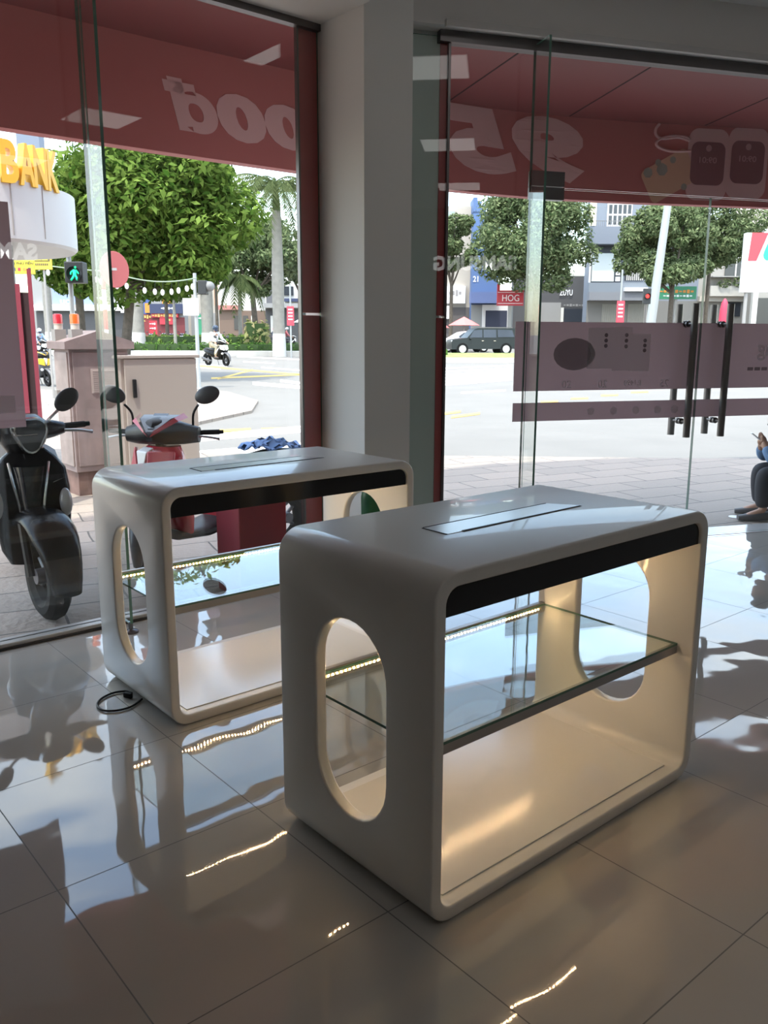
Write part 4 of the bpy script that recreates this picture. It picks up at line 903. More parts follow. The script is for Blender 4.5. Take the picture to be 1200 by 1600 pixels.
# neighbour's upright board and the low red board outside the glass
p0 = fl_at(62, 700, -.1)
t = thing('sign_stand', 'tall narrow red sign stand with a dark gap, behind the black scooter', 'sign', AT(49, 600, 7.6)-Z_*(AT(49, 600, 7.6).z+.1), -HEAD+.35)
h_ = Z_AT(440, 7.6)+.1; rf = C3('stand_red', (.30, .055, .085), .5)
MB().box(-.13, -.03, -.03, .03, 0, h_-.03).build('upright', rf, t, smooth=False); MB().box(.035, .07, -.03, .03, 0, h_+.1).build('upright', rf, t, smooth=False); MB().box(-.03, .035, .0, .03, .05, h_-.1).build('dark_panel', C3('stand_dark', (.05, .03, .035)), t, smooth=False); MB().box(-.18, .12, -.15, .15, 0, .02).build('foot', rf, t, smooth=False)
MB().box(2.52, 2.86, GY+.22, GY+.50, -.10, .74).build('red_planter_box', mat('board_red_dark', (.28, .03, .045), .5), smooth=False, bevel=.006)
tag(bpy.data.objects['red_planter_box'], 'plain low red box against the window foot behind the far desk', 'box')
# ------------------------------------------------------------------ motor scooters (local +x is forward, origin under the front axle)
red_body = mat('body_red', (.50, .035, .06), .2, coat=.5); white_body = mat('body_white', (.78, .77, .77), .25, coat=.4); dark_grey = mat('body_grey', (.09, .09, .10), .35); seat_m = mat('seat_vinyl', (.022, .022, .024), .55); lens_m = mat('lamp_lens', (.55, .56, .58), .08, coat=.5); mirror_m = mat('mirror_back', (.05, .05, .052), .4)
def wheel(t, x, R=.225, r=.055, name='wheel'):
    wo = MB().torus((x, 0, R), R-r, r, 'y', 30, 10).build(name, rubber, t)
    MB().lathe([(R-r-.035, -.035), (R-r-.015, -.045), (R-r-.012, .045), (R-r-.035, .035), (R-r-.035, -.035)], (x, 0, R), 'y', 26, cap=False).build('rim', dark_grey, wo)
    m = MB().lathe([(.04, -.06), (.045, 0), (.04, .06)], (x, 0, R), 'y', 14)
    for i in range(5):
        a = 2*PI*i/5; m.tube([(x+.03*math.cos(a), 0, R+.03*math.sin(a)), (x+(R-r-.02)*math.cos(a), 0, R+(R-r-.02)*math.sin(a))], .014, 6)
    m.build('spokes', dark_grey, wo)
def arc_shell(x, z, R, a0, a1, hw, th, tip=.4, n=14):
    """mudguard: a curved hood following the tyre"""
    rs = []
    for i in range(n+1):
        u = i/n; a = math.radians(a0+(a1-a0)*u); k = hw*(tip+(1-tip)*min(1, u*3))*(1-.15*max(0, u-.7)/.3); q = []
        for j in range(13):
            b = PI*j/12; q.append(V(x+(R+th*math.sin(b))*math.cos(a), k*math.cos(b), z+(R+th*math.sin(b))*math.sin(a)))
        for j in range(12, -1, -1):
            b = PI*j/12; q.append(V(x+(R-.012+(th-.006)*math.sin(b))*math.cos(a), (k-.006)*math.cos(b), z+(R-.012+(th-.006)*math.sin(b))*math.sin(a)))
        rs.append(q)
    return MB().rings(rs)
def mirror(t, stem, head, ry, rr=(.085, .02, .055), mm=mirror_m, stem_m=black_plastic):
    s = MB().tube(spl(stem, 5), .008, 8).build('mirror_stem', stem_m, t)
    M = Matrix.Rotation(ry[1], 3, 'Z') @ Matrix.Rotation(ry[0], 3, 'X')
    MB().ell(head, (rr[1], rr[0], rr[2]), 18, 12, M).build('mirror', mm, t)
    return s
def scooter(label, loc, rz, style, body, accent, cat='motor scooter', group=None, s=1, steer=0):
    t = thing('motor_scooter', label, cat, loc, rz, group, s)
    wheel(t, 0, .235, .058, 'front_wheel'); wheel(t, -1.28, .235, .06, 'rear_wheel')
    MB().tube([(-.02, .075, .235), (-.10, .075, .50)], .022, 8).tube([(-.02, -.075, .235), (-.10, -.075, .50)], .022, 8).tube([(-.10, 0, .50), (-.27, 0, .98)], .035, 10).build('fork', black_plastic, t)
    if style == 'retro':
        arc_shell(-.02, .225, .30, -4, 172, .115, .06, .6).build('front_fender', body, t)
        MB().loft([(-.22, 0, .26, .06, .13, 2.6), (-.19, 0, .34, .075, .165, 2.6), (-.175, 0, .50, .08, .185, 2.8), (-.19, 0, .66, .078, .19, 2.8), (-.215, 0, .76, .07, .175, 2.6), (-.235, 0, .82, .06, .13, 2.4), (-.245, 0, .86, .055, .08, 2.2)], 'z', 28).build('leg_shield', body, t)
        ch = MB()
        for sg in (-1, 1): ch.tube(spl([(-.135, sg*.095, .80), (-.103, sg*.082, .72), (-.090, sg*.06, .60), (-.090, sg*.045, .50), (-.11, sg*.01, .465)], 5), .007, 7)
        ch.build('chrome_trim', chrome, t)
        MB().loft([(-.13, 0, .50, .055, .045, 2.4), (-.125, 0, .62, .055, .055, 2.4), (-.15, 0, .78, .05, .08, 2.4)], 'z', 18).build('horn_cover', black_gloss, t)
        for sg in (-1, 1): MB().ell((-.135, sg*.162, .585), (.035, .035, .075), 14, 10, Matrix.Rotation(sg*.5, 3, 'Z')).build('turn_light', lens_m, t)
        hd = MB().loft([(-.245, 0, .84, .07, .075, 2.2), (-.235, 0, .89, .10, .11, 2.2), (-.225, 0, .95, .125, .125, 2.2), (-.235, 0, 1.0, .11, .12, 2.2), (-.25, 0, 1.035, .06, .08, 2.2)], 'z', 24).build('headset', body, t)
        bm_ = MB()
        for sg in (-1, 1): bm_.loft([(-.245, sg*.08, .945, .055, .06, 2), (-.265, sg*.17, .95, .045, .05, 2), (-.285, sg*.23, .95, .03, .034, 2)], 'y', 14)
        bm_.build('handlebar_cover', body, t)
        pr = []
        for i in range(28):
            a = 2*PI*i/28; rr = .074*(1+.13*math.cos(3*(a+PI/2)))
            pr.append((rr*math.cos(a)*1.0, .948+rr*math.sin(a)*1.12))
        MB().rings([[V(-.13, p[0]*1.10, .948+(p[1]-.948)*1.10) for p in pr], [V(-.085, p[0]*1.06, .948+(p[1]-.948)*1.06) for p in pr], [V(-.082, p[0]*.95, .948+(p[1]-.948)*.95) for p in pr], [V(-.12, p[0]*.9, .948+(p[1]-.948)*.9) for p in pr]]).build('headlight_ring', chrome, hd)
        hl = MB().rings([[V(-.115, p[0]*.96, .948+(p[1]-.948)*.96) for p in pr], [V(-.085, p[0]*.94, .948+(p[1]-.948)*.94) for p in pr], [V(-.072, p[0]*.55, .948+(p[1]-.948)*.55) for p in pr]]).build('headlight', mat('headlight_glass', (.06, .065, .075), .05, coat=.8), hd)
        MB().loft([(-.072, -.055, .947, .004, .006, 2), (-.070, 0, .944, .004, .008, 2), (-.072, .055, .947, .004, .006, 2)], 'y', 8).build('lamp_bar', chrome, hl)
        gz_, gx = .95, -.285
        mirror(t, [(-.25, -.12, .98), (-.26, -.16, 1.01), (-.26, -.21, 1.055)], (-.25, -.245, 1.10), (-.75, .1), (.075, .018, .05), mirror_m, chrome)
        mirror(t, [(-.25, .12, .98), (-.26, .16, 1.01), (-.26, .21, 1.055)], (-.25, .245, 1.10), (.75, -.1), (.075, .018, .05), mirror_m, chrome)
        MB().loft([(-.088, .11, .70, .002, .004, 2), (-.105, .155, .715, .002, .005, 2)], 'y', 6).build('script_badge', chrome, t)
    else:
        arc_shell(-.02, .24, .30, -5, 150, .075, .045, .35).build('front_fender', dark_grey if style == 'sport' else body, t)
        MB().loft([(-.30, 0, .30, .05, .14, 2.4), (-.25, 0, .42, .08, .20, 2.4), (-.20, 0, .58, .11, .225, 2.3), (-.17, 0, .72, .12, .21, 2.3), (-.19, 0, .83, .11, .19, 2.2), (-.22, 0, .885, .08, .13, 2.2)], 'z', 26).build('front_cowl', body, t)
        MB().rings([[V(-.04, -.055, .86), V(-.04, .055, .86), V(-.015, 0, .66)], [V(-.10, -.05, .885), V(-.10, .05, .885), V(-.06, 0, .66)]]).build('cowl_front_panel', white_body, t, smooth=False, bevel=.006)
        for sg in (-1, 1):
            MB().rings([[V(-.06, sg*.06, .86), V(-.05, sg*.03, .64), V(-.12, sg*.20, .70), V(-.16, sg*.19, .86)], [V(-.035, sg*.065, .87), V(-.03, sg*.035, .64), V(-.10, sg*.225, .70), V(-.14, sg*.21, .87)]]).build('cowl_panel', accent, t, bevel=.008)
            MB().ell((-.07, sg*.13, .52), (.07, .05, .05), 12, 8).build('headlight', lens_m, t)
            MB().rings([[V(-.13, sg*.19, .82), V(-.20, sg*.225, .70), V(-.38, sg*.235, .50), V(-.40, sg*.22, .60)], [V(-.13, sg*.21, .82), V(-.20, sg*.245, .70), V(-.38, sg*.255, .50), V(-.40, sg*.24, .60)]]).build('side_fin', white_body, t, bevel=.006)
        cv = MB().loft([(-.30, -.24, .945, .05, .045, 2.2), (-.27, -.15, .955, .07, .075, 2.4), (-.22, -.06, .975, .085, .125, 2.4), (-.21, 0, .98, .088, .14, 2.4), (-.22, .06, .975, .085, .125, 2.4), (-.27, .15, .955, .07, .075, 2.4), (-.30, .24, .945, .05, .045, 2.2)], 'y', 24).build('handlebar_cover', black_plastic, t)
        # pointed meter visor with its stripes
        MB().rings([[V(-.03, -.03, .985), V(-.03, .03, .985), V(-.02, 0, .95)], [V(-.16, -.11, 1.06), V(-.16, .11, 1.06), V(-.12, 0, 1.0)], [V(-.30, -.13, 1.075), V(-.30, .13, 1.075), V(-.28, 0, 1.02)]]).build('meter_visor', dark_grey, cv, bevel=.01)
        st = MB()
        for sg in (-1, 1): st.rings([[V(-.018, sg*.004, .955), V(-.02, sg*.035, .985), V(-.016, sg*.030, .995)], [V(-.155, sg*.125, 1.045), V(-.155, sg*.150, 1.045), V(-.15, sg*.125, 1.066)], [V(-.30, sg*.15, 1.06), V(-.30, sg*.17, 1.055), V(-.30, sg*.14, 1.085)]])
        st.build('visor_stripe', accent if style == 'sport' else body, cv, smooth=False)
        MB().rings([[V(-.06, -.02, 1.008), V(-.06, .02, 1.008), V(-.06, 0, 1.0)], [V(-.29, -.05, 1.082), V(-.29, .05, 1.082), V(-.29, 0, 1.07)]]).build('visor_gloss', black_gloss, cv, smooth=False)
        MB().box(-.30, -.26, -.135, -.115, .985, 1.005).box(-.30, -.26, .115, .135, .985, 1.005).build('badge', lens_m, cv, smooth=False)
        gz_, gx = .95, -.31
        for sg in (-1, 1):
            mirror(t, [(-.30, sg*.20, .99), (-.30, sg*.205, 1.08), (-.28, sg*.245, 1.14)], (-.27, sg*.31, 1.205), (sg*.35, 0), (.085, .022, .055))
    gr = MB(); lv = MB()
    for sg in (-1, 1):
        gr.tube([(gx+.0, sg*.20, gz_), (gx-.03, sg*.255, gz_+.005), (gx-.04, sg*.36, gz_+.008)], [.014, .017, .017], 10).cyl((gx-.04, sg*.36, gz_+.008), (gx-.043, sg*.385, gz_+.009), .013, .013, 10)
        lv.tube(spl([(gx+.04, sg*.22, gz_-.01), (gx+.045, sg*.30, gz_-.015), (gx+.02, sg*.375, gz_-.03)], 4), [.008]*8+[.011], 8)
    gr.build('handle_grips', rubber, t); lv.build('brake_levers', grey_metal, t)
    MB().loft([(-.22, 0, .30, .14, .035, 3), (-.45, 0, .29, .16, .035, 3), (-.68, 0, .33, .15, .05, 3)], 'x', 16).build('floorboard', black_plastic, t)
    MB().loft([(-.60, 0, .46, .13, .18, 2.4), (-.75, 0, .49, .17, .18, 2.4), (-1.0, 0, .54, .19, .14, 2.4), (-1.3, 0, .61, .15, .10, 2.4), (-1.52, 0, .66, .07, .05, 2.2)], 'x', 22).build('rear_body', body, t)
    MB().loft([(-.52, 0, .64, .08, .03, 2.6), (-.62, 0, .66, .12, .05, 2.6), (-.9, 0, .68, .15, .055, 2.6), (-1.15, 0, .71, .13, .055, 2.6), (-1.38, 0, .715, .09, .04, 2.4)], 'x', 18).build('seat', seat_m, t)
    arc_shell(-1.28, .24, .30, 40, 190, .07, .03, .6).build('rear_fender', black_plastic, t)
    MB().tube([(-.85, -.14, .22), (-1.05, -.17, .24), (-1.45, -.17, .33)], [.025, .05, .055], 12).build('exhaust', dark_grey, t)
    MB().ell((-1.52, 0, .66), (.05, .07, .05)).build('tail_lamp', mat('tail_red', (.5, .02, .03), .15), t)
    MB().tube([(-.72, .08, .27), (-.78, .20, .0)], .012, 6).build('kickstand', dark_steel, t)
    if steer:
        c = Matrix.Translation((-.16, 0, 0)); M = c @ Matrix.Rotation(steer, 4, 'Z') @ c.inverted()
        for o in t.children:
            if o.name.split('.')[0] in ('front_wheel', 'front_fender', 'fork', 'headset', 'handlebar_cover', 'mirror', 'mirror_stem', 'handle_grips', 'brake_levers'):
                for q in (o, *o.children): q.data.transform(M)
    return t
def ang(fx, fy):                                   # street-axes direction -> world angle
    d = R_*fx+F_*fy; return math.atan2(d.y, d.x)
blk = scooter('glossy black scooter with chrome-ringed headlight parked facing the window', fl_at(57, 975, -.1)+F_*.06, ang(.36, -.93), 'retro', black_paint, black_paint, steer=.32, s=1.10)
rb_loc = ST(-1.555, 5.24, -.10)
redb = scooter('red, white and black scooter parked behind the far desk, facing the window', rb_loc, ang(-.62, -.78), 'sport', red_body, mat('stripe_red', (.62, .10, .12), .3), steer=.6)
# blue cloth over its seat
cl = MB(); rs = []
for i in range(9):
    u = -1+2*i/8; q = []
    for j in range(11):
        v = -1+2*j/10; q.append(V(u*.17+.01*math.sin(5*v), v*.15+.012*math.sin(7*u+v), .075*(1-u*u*.6)*(1-v*v*.7)+.014*math.sin(6*u+2*v)+.012*math.sin(9*v-3*u)))
    rs.append(q)
n_ = 11
for i in range(8):
    for j in range(10): cl.add([rs[i][j], rs[i+1][j], rs[i+1][j+1], rs[i][j+1]], [(0, 1, 2, 3)])
fwd = V(math.cos(ang(-.62, -.78)), math.sin(ang(-.62, -.78)), 0)
o = cl.build('blue_cloth', mat('cloth_blue', (.15, .25, .46), .9), loc=rb_loc-fwd*1.16+Z_*.765, rz=ang(-.62, -.78))
bm = bmesh.new(); bm.from_mesh(o.data); bmesh.ops.remove_doubles(bm, verts=bm.verts, dist=.0005); bm.to_mesh(o.data); bm.free()
sd = o.modifiers.new('thick', 'SOLIDIFY'); sd.thickness = .012; tag(o, 'crumpled blue cloth lying on the seat of the red scooter', 'cloth')
yb = scooter('black scooter with yellow side panels on the street between red stand and cabinet', ST(X_AT(70, 27), 27, gz(27)), ang(.75, -.66), 'sport', dark_grey, mat('body_yellow', (.75, .42, .03), .3))
wr = scooter('white and red scooter half hidden behind the tall cabinet, at the kerb', ST(X_AT(192, 33), 33, gz(33)), ang(.3, -.95), 'sport', white_body, red_body)

# ------------------------------------------------------------------ people
skin_m = mat('skin', (.42, .24, .16), .55); shoe_m = mat('shoe_dark', (.06, .055, .055), .6)
def skin_mesh(name, V_, E_, R__, m, parent, root=0, sub=2):
    me = bpy.data.meshes.new(name); me.from_pydata([tuple(v) for v in V_], E_, []); o = bpy.data.objects.new(name, me); COL.objects.link(o)
    md = o.modifiers.new('skin', 'SKIN'); md.use_smooth_shade = True
    for i, r in enumerate(R__):
        sv = me.skin_vertices[0].data[i]; sv.radius = (r, r) if isinstance(r, (int, float)) else r; sv.use_root = (i == root)
    sb = o.modifiers.new('sub', 'SUBSURF'); sb.levels = sub; sb.render_levels = sub
    dg = bpy.context.evaluated_depsgraph_get(); nm = bpy.data.meshes.new_from_object(o.evaluated_get(dg)); nm.name = name
    o.modifiers.clear(); o.data = nm; nm.materials.clear(); nm.materials.append(m); o.parent = parent; nm.shade_smooth(); return o
def human(label, loc, rz, J, cols, hands=True, headgear=None, group=None, s=1, sub=2, phone=False):
    """J: joint positions (x forward, y to the person's left); one continuous body, clothes as children"""
    t = thing('person', label, 'person', loc, rz, group, s)
    P = {k: V(*v) for k, v in J.items()}
    for k in list(P):
        if k.endswith('_l'): 
            r = k[:-2]+'_r'
            if r not in P: P[r] = V(P[k].x, -P[k].y, P[k].z)
    vs, es, rs, ix = [], [], [], {}
    def nd(n, p, r, par=None):
        ix[n] = len(vs); vs.append(p); rs.append(r)
        if par is not None: es.append((ix[par], ix[n]))
    up_h = (P['top']-P['neck']).normalized(); fw = V(1, 0, 0)
    if 'face' in P: fw = (P['face']-P['head']).normalized()
    lf = up_h.cross(fw)
    nd('pelvis', P['pelvis'], (.14, .11)); nd('waist', P['pelvis'].lerp(P['chest'], .5), (.135, .10), 'pelvis'); nd('chest', P['chest'], (.15, .11), 'waist'); nd('neck', P['neck'], .052, 'chest')
    nd('jaw', P['head']-up_h*.05+fw*.02, (.066, .07), 'neck'); nd('head', P['head']+up_h*.02, (.078, .092), 'jaw'); nd('top', P['top']-up_h*.03, (.06, .07), 'head')
    nd('nose', P['head']-up_h*.018+fw*.105, .012, 'head')
    for sd_ in ('l', 'r'):
        k = lambda a: a+'_'+sd_; sg = 1 if sd_ == 'l' else -1
        nd(k('ear'), P['head']+lf*sg*.092-up_h*.005-fw*.01, .014, 'head')
        nd(k('sh'), P[k('sh')], .062, 'chest'); nd(k('el'), P[k('el')], .044, k('sh')); nd(k('wr'), P[k('wr')], .029, k('el'))
        d = (P[k('wr')]-P[k('el')]).normalized(); side = V(0, -sg, 0); side = (side-d*side.dot(d)).normalized(); nrm = d.cross(side)
        palm = P[k('wr')]+d*.055; nd(k('palm'), palm, (.036, .018), k('wr'))
        for f in range(4):
            off = side*(.027-.018*f); l = (.070, .080, .074, .058)[f]; a = palm+d*.035+off; nd(k('f%da' % f), a, .0095, k('palm')); nd(k('f%db' % f), a+d*l*.5-Z_*.012, .009, k('f%da' % f)); nd(k('f%dc' % f), a+d*l*.62-Z_*.045, .0075, k('f%db' % f))
        nd(k('ta'), P[k('wr')]+d*.03+side*.042, .011, k('wr')); nd(k('tb'), P[k('wr')]+d*.075+side*.055, .0085, k('ta'))
        nd(k('hip'), P[k('hip')], .088, 'pelvis'); nd(k('kn'), P[k('kn')], .058, k('hip')); nd(k('an'), P[k('an')], .038, k('kn')); nd(k('toe'), P[k('toe')], (.042, .026), k('an'))
    body = skin_mesh('body', vs, es, rs, skin_m, t, 0, sub)
    def cloth(name, items, links, m, root=0):
        names = [i[0] for i in items]; skin_mesh(name, [i[1] for i in items], [(names.index(a), names.index(b)) for a, b in links], [i[2] for i in items], m, t, root, sub)
    it = [('pelvis', P['pelvis']+(P['chest']-P['pelvis']).normalized()*.02, (.17, .135)), ('waist', P['pelvis'].lerp(P['chest'], .5), (.16, .125)), ('chest', P['chest'], (.175, .13)), ('col', P['chest'].lerp(P['neck'], .72), .07)]; ln = [('pelvis', 'waist'), ('waist', 'chest'), ('chest', 'col')]
    for sd_ in ('l', 'r'): it += [('sh'+sd_, P['sh_'+sd_], .08), ('el'+sd_, P['el_'+sd_], .062), ('cu'+sd_, P['el_'+sd_].lerp(P['wr_'+sd_], cols.get('sleeve', .9)), .047)]; ln += [('chest', 'sh'+sd_), ('sh'+sd_, 'el'+sd_), ('el'+sd_, 'cu'+sd_)]
    cloth('shirt', it, ln, cols['shirt'])
    it = [('pelvis', P['pelvis'], (.165, .13))]; ln = []
    for sd_ in ('l', 'r'): it += [('hip'+sd_, P['hip_'+sd_], .108), ('kn'+sd_, P['kn_'+sd_], .080), ('an'+sd_, P['kn_'+sd_].lerp(P['an_'+sd_], .95), .072)]; ln += [('pelvis', 'hip'+sd_), ('hip'+sd_, 'kn'+sd_), ('kn'+sd_, 'an'+sd_)]
    cloth('trousers', it, ln, cols['trousers'])
    for sd_ in ('l', 'r'):
        a, b = P['an_'+sd_], P['toe_'+sd_]; d = (b-a); d.z = 0; d.normalize(); z = b.z-.03
        sh = MB(); M = Matrix.Rotation(math.atan2(d.y, d.x), 4, 'Z'); M.translation = V(a.x, a.y, 0); sh.T = M; ln_ = (b-a).length+.05
        sh.loft([(-.075, 0, z+.028, .03, .026, 2.6), (-.05, 0, z+.04, .042, .04, 2.6), (.03, 0, z+.04, .046, .04, 2.6), (ln_*.6, 0, z+.03, .05, .03, 2.6), (ln_, 0, z+.022, .035, .02, 2.4)], 'x', 16)
        sh.build('shoe', cols.get('shoe', shoe_m), t)
    if headgear:
        hm = MB(); M = Matrix((fw, lf, up_h)).transposed(); hm.ell(P['head']+up_h*.045-fw*.01, (.135, .118, .115), 20, 12, M); hm.build('helmet', headgear, t)
        MB().ell(P['head']-up_h*.055+fw*.045, (.07, .075, .055), 14, 10, M).build('face_mask', cols.get('mask', navy), t)
    else:
        M = Matrix((fw, lf, up_h)).transposed(); MB().ell(P['head']+up_h*.045-fw*.028, (.098, .09, .09), 18, 12, M).build('hair', mat('hair_black', (.012, .01, .009), .5), t)
    ey = MB()
    for sg in (-1, 1): ey.ell(P['head']+fw*.088+lf*sg*.032+up_h*.012, (.010, .012, .008), 8, 6)
    ey.build('eyes', black_plastic, t)
    MB().ell(P['head']+fw*.082-up_h*.062, (.010, .024, .006), 8, 6).build('lips', mat('lips', (.30, .12, .10), .5), t)
    return t, P
ride = {'pelvis': (-.80, 0, .92), 'chest': (-.74, 0, 1.22), 'neck': (-.71, 0, 1.42), 'head': (-.68, 0, 1.53), 'top': (-.68, 0, 1.66), 'sh_l': (-.73, .18, 1.35), 'el_l': (-.58, .27, 1.10), 'wr_l': (-.36, .30, 1.0), 'hip_l': (-.76, .10, .89), 'kn_l': (-.38, .17, .80), 'an_l': (-.50, .17, .40), 'toe_l': (-.34, .17, .35)}
D_ = 40; rl = ST(X_AT(352, D_), D_, gz(D_)); rz_ = ang(.72, -.69)
mb_ = scooter('black scooter being ridden across the junction in front of the median', rl, rz_, 'sport', black_paint, white_body, s=1.12)
plaid = mat('shirt_plaid', (.62, .62, .66), .8, noise=.55, nscale=9); khaki = mat('trousers_khaki', (.52, .47, .36), .8); dkb = mat('helmet_darkblue', (.03, .05, .09), .3)
human('person in a checked shirt and dark helmet riding the moving scooter', rl, rz_, ride, {'shirt': plaid, 'trousers': khaki, 'mask': navy}, headgear=dkb, s=1.12)
far = [(443, 62, ang(.9, -.2), 'purple', 'first scooter passing behind the tall palm', 'person in dark clothes and pink helmet riding past the tall palm', (.55, .10, .22)),
       (463, 64, ang(.95, .1), 'g', 'scooter just past the tall palm toward the pillar', 'person in a dark red top riding between tall palm and pillar', (.45, .45, .47)),
       (58, 42, ang(.8, -.5), 'b', 'scooter waiting behind the red sign stand', 'person in a blue shirt with grey helmet waiting behind the red sign stand', (.40, .42, .45)),
       (72, 46, ang(.7, -.6), 'b', 'scooter waiting nearer to the red beacon', 'person in a light blue shirt riding nearer to the red beacon', (.7, .72, .75)),
       (690, 65, ang(.95, .05), 'o', 'scooter behind the front of the white car', 'person in an orange top and white helmet behind the white car', (.80, .80, .80))]
shirts = [(.05, .06, .10), (.25, .06, .07), (.10, .18, .42), (.30, .42, .60), (.62, .20, .08)]
for i, (px, D_, rz_, c, l1, l2, hc) in enumerate(far):
    p = ST(X_AT(px, D_), D_, gz(D_))
    dup(mb_, p, rz_, 'dark '+l1, 'scooters out on the road', 1.0)
    human(l2, p, rz_, ride, {'shirt': C3('far_shirt_%d' % i, shirts[i], .8), 'trousers': C3('far_trousers', (.06, .065, .08), .8)}, headgear=C3('far_helmet_%d' % i, hc, .3), sub=1, group='riders out on the road')
for px, D_, l in ((208, 76, 'parked scooter left of the pale palm trunk by the shops'), (236, 74, 'parked scooter in front of the red standing board'), (256, 77, 'parked scooter below the phone shop posters'), (268, 75, 'parked scooter nearest the thin grey trunk'), (285, 76, 'parked scooter at the end of the row by the post'), (345, 74, 'parked scooter behind the moving rider'), (474, 66, 'parked scooter by the pillar edge under the white parasol')):
    dup(mb_, ST(X_AT(px, D_), D_, gz(D_)), ang(.25, -.97), l, 'scooters parked at the shops', 1.0)
# person sitting outside the doors
sit = {'pelvis': (0, 0, .37), 'chest': (.17, 0, .60), 'neck': (.27, 0, .79), 'head': (.34, 0, .88), 'top': (.38, 0, 1.00), 'face': (.42, 0, .81), 'sh_l': (.22, .18, .73), 'el_l': (.40, .17, .52), 'wr_l': (.45, .07, .67), 'sh_r': (.22, -.18, .73), 'el_r': (.40, -.17, .52), 'wr_r': (.45, -.05, .65), 'hip_l': (.05, .10, .37), 'kn_l': (.46, .13, .43), 'an_l': (.43, .13, .09), 'toe_l': (.58, .14, .035), 'kn_r': (.44, -.13, .43), 'an_r': (.39, -.13, .09), 'toe_r': (.54, -.15, .035)}
fp = fl_at(1189, 814, -.1); rz_ = ang(-.985, .17); dirv = V(math.cos(rz_), math.sin(rz_), 0); left_ = Z_.cross(dirv)
pl = fp-dirv*.44-left_*.13
jean = mat('trousers_black', (.035, .035, .042), .85); denim = mat('shirt_denim_blue', (.14, .24, .40), .85, noise=.15, nscale=14)
pt, P = human('person in a blue shirt and black trousers sitting outside, looking at a phone', pl, rz_, sit, {'shirt': denim, 'trousers': jean, 'shoe': mat('sandal_grey', (.09, .085, .085), .6)})
ph = MB(); ph.prism(rrect(-.038, .038, -.075, .075, .01), -.004, .004, 'y')
M = Matrix.Rotation(rz_+PI/2, 4, 'Z') @ Matrix.Rotation(.9, 4, 'X')
po = ph.build('smartphone', C3('phone_white', (.72, .73, .74), .25), smooth=False); po.matrix_world = Matrix.Translation(pl+dirv*.50+left_*.015+Z_*.715) @ M
tag(po, 'white smartphone held in both hands by the sitting person', 'phone')
st_ = thing('stool', 'low red plastic stool under the sitting person', 'stool', pl-dirv*.02, rz_); sr = C3('plastic_red', (.60, .05, .05), .4)
MB().box(-.15, .15, -.15, .15, .235, .255).build('seat', sr, st_, smooth=False, bevel=.01)
for a in (-1, 1):
    for b in (-1, 1): MB().rings([[V(a*(.15+.02)+e*.02, b*(.17)+f*.02, 0) for e, f in ((-1, -1), (1, -1), (1, 1), (-1, 1))], [V(a*.12+e*.02, b*.12+f*.02, .24) for e, f in ((-1, -1), (1, -1), (1, 1), (-1, 1))]]).build('leg', sr, st_, smooth=False)
pp_ = fl_at(1150, 808, -.1); tag(MB().lathe([(.06, 0), (.065, .004), (.05, .006)], n=20).build('paper_lid', swhite, loc=pp_), 'small white round lid lying on the pavement by the shoe', 'lid')

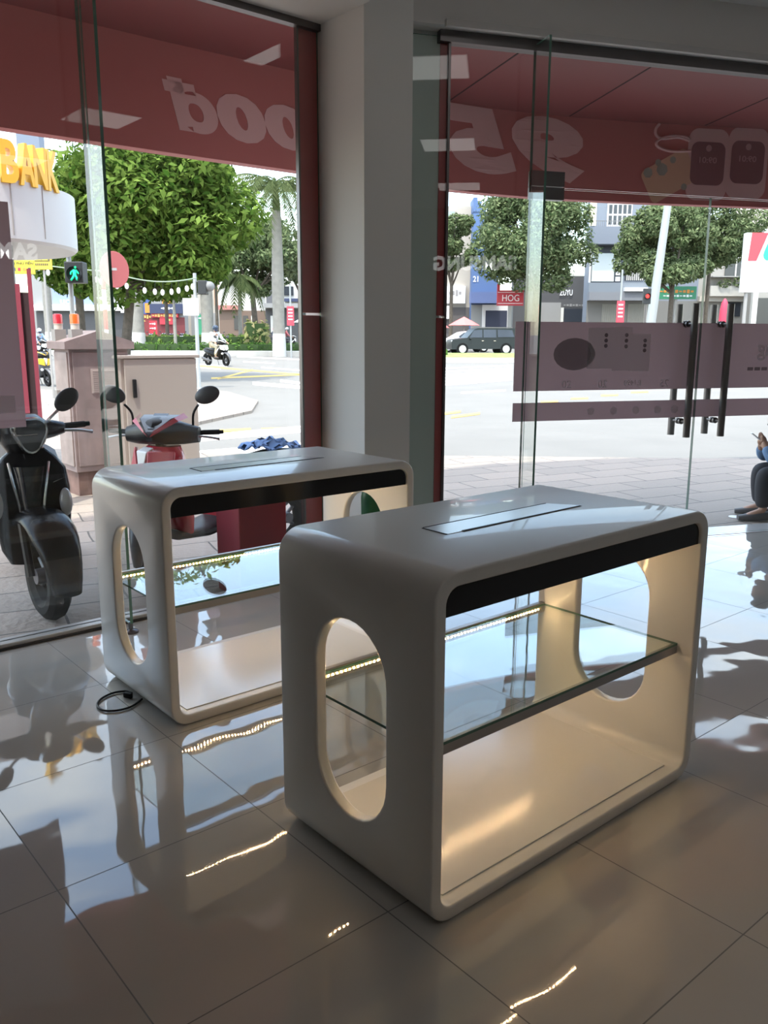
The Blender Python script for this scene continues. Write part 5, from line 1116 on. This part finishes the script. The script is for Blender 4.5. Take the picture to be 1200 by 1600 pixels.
# ------------------------------------------------------------------ cars on the far road (local x = forward)
def car(label, px, D, rz, prof, glassp, m, w_=.86, wheels=(.85, -1.75), R=.36, rear='lamp', group=None, s=1):
    t = thing('car', label, 'car', ST(X_AT(px, D), D, gz(D)), rz, group, s)
    rs = []
    for yk, ins in ((-1, .06), (-.96, .0), (.96, .0), (1, .06)):
        rs.append([V(x*(1-ins*.02), yk*w_*(1-.16*max(0, z-.95)), z-ins*.1*(1 if z > 1 else -.0)) for x, z in prof])
    MB().rings(rs).build('body', m, t, angle=30)
    for sg in (-1, 1):
        for gp in glassp:
            MB().rings([[V(x, sg*(w_*(1-.16*max(0, z-.95))-.01), z) for x, z in gp], [V(x, sg*(w_*(1-.16*max(0, z-.95))+.012), z) for x, z in gp]]).build('side_window', dark_win, t, smooth=False)
        for x in wheels:
            wo = MB().lathe([(.05, -.10), (R, -.11), (R+.01, 0), (R, .11), (.05, .10)], (x, sg*(w_-.10), R), 'y', 24).build('wheel', rubber, t)
            MB().lathe([(.02, 0), (R*.6, .0), (R*.62, .03), (.02, .03)], (x, sg*(w_+.01)-(.03 if sg < 0 else 0), R), 'y', 18).build('hubcap', mat('hubcap', (.55, .55, .56), .3, .6), wo)
        MB().ell((prof[0][0]-.05, sg*(w_-.2), .85), (.06, .14, .09)).build('headlight', lens_m, t)
        MB().box(prof[-1][0]-.03, prof[-1][0]+.2, sg*w_-.02-(.06 if sg > 0 else -.0), sg*w_+.02+(.06 if sg < 0 else 0), .80, 1.15).build('tail_light', mat('tail_red', (.5, .02, .03), .15), t, smooth=False)
        MB().ell((.55, sg*(w_+.08), 1.02), (.06, .09, .07)).build('wing_mirror', m, t)
        for x in (-.35, -1.15): MB().box(x, x+.14, sg*w_-.02, sg*w_+.02, .88, .91).build('door_handle', chrome, t, smooth=False)
    return t
suv_prof = [(1.75, .35), (1.78, .75), (1.70, .95), (.75, 1.08), (.25, 1.62), (.0, 1.70), (-2.45, 1.70), (-2.58, 1.62), (-2.68, 1.05), (-2.68, .40)]
suv_g = [[(.60, 1.10), (.28, 1.56), (-.25, 1.60), (-.25, 1.10)], [(-.33, 1.10), (-.33, 1.60), (-1.18, 1.60), (-1.18, 1.10)], [(-1.28, 1.12), (-1.28, 1.60), (-2.25, 1.58), (-2.40, 1.14)]]
sv = car('dark green-black off-road car parked in front of the white car', 742, 56, ang(-.985, -.17), suv_prof, suv_g, mat('car_dark', (.012, .016, .016), .35, spec=.3), .88, (1.05, -1.85), .38)
MB().box(-2.3, -.1, -.7, -.66, 1.72, 1.76).box(-2.3, -.1, .66, .7, 1.72, 1.76).build('roof_rack', dark_steel, sv, smooth=False)
sed_prof = [(1.95, .32), (1.98, .65), (1.85, .82), (.9, .98), (.15, 1.40), (-.2, 1.46), (-1.25, 1.46), (-1.6, 1.38), (-2.05, 1.02), (-2.15, .60), (-2.1, .32)]
sed_g = [[(.62, 1.02), (.12, 1.35), (-.28, 1.40), (-.28, .98)], [(-.36, .98), (-.36, 1.40), (-1.2, 1.39), (-1.55, 1.05)]]
wc = car('white car just behind the dark off-road car, facing the pillar', 722, 61, ang(-.98, -.2), sed_prof, sed_g, mat('car_white', (.78, .78, .78), .25, coat=.5), .85, (1.25, -1.35), .32)
dup(wc, ST(X_AT(1132, 55), 55, gz(55)), ang(.98, 0), 'white car on the far road behind the door handles', None)
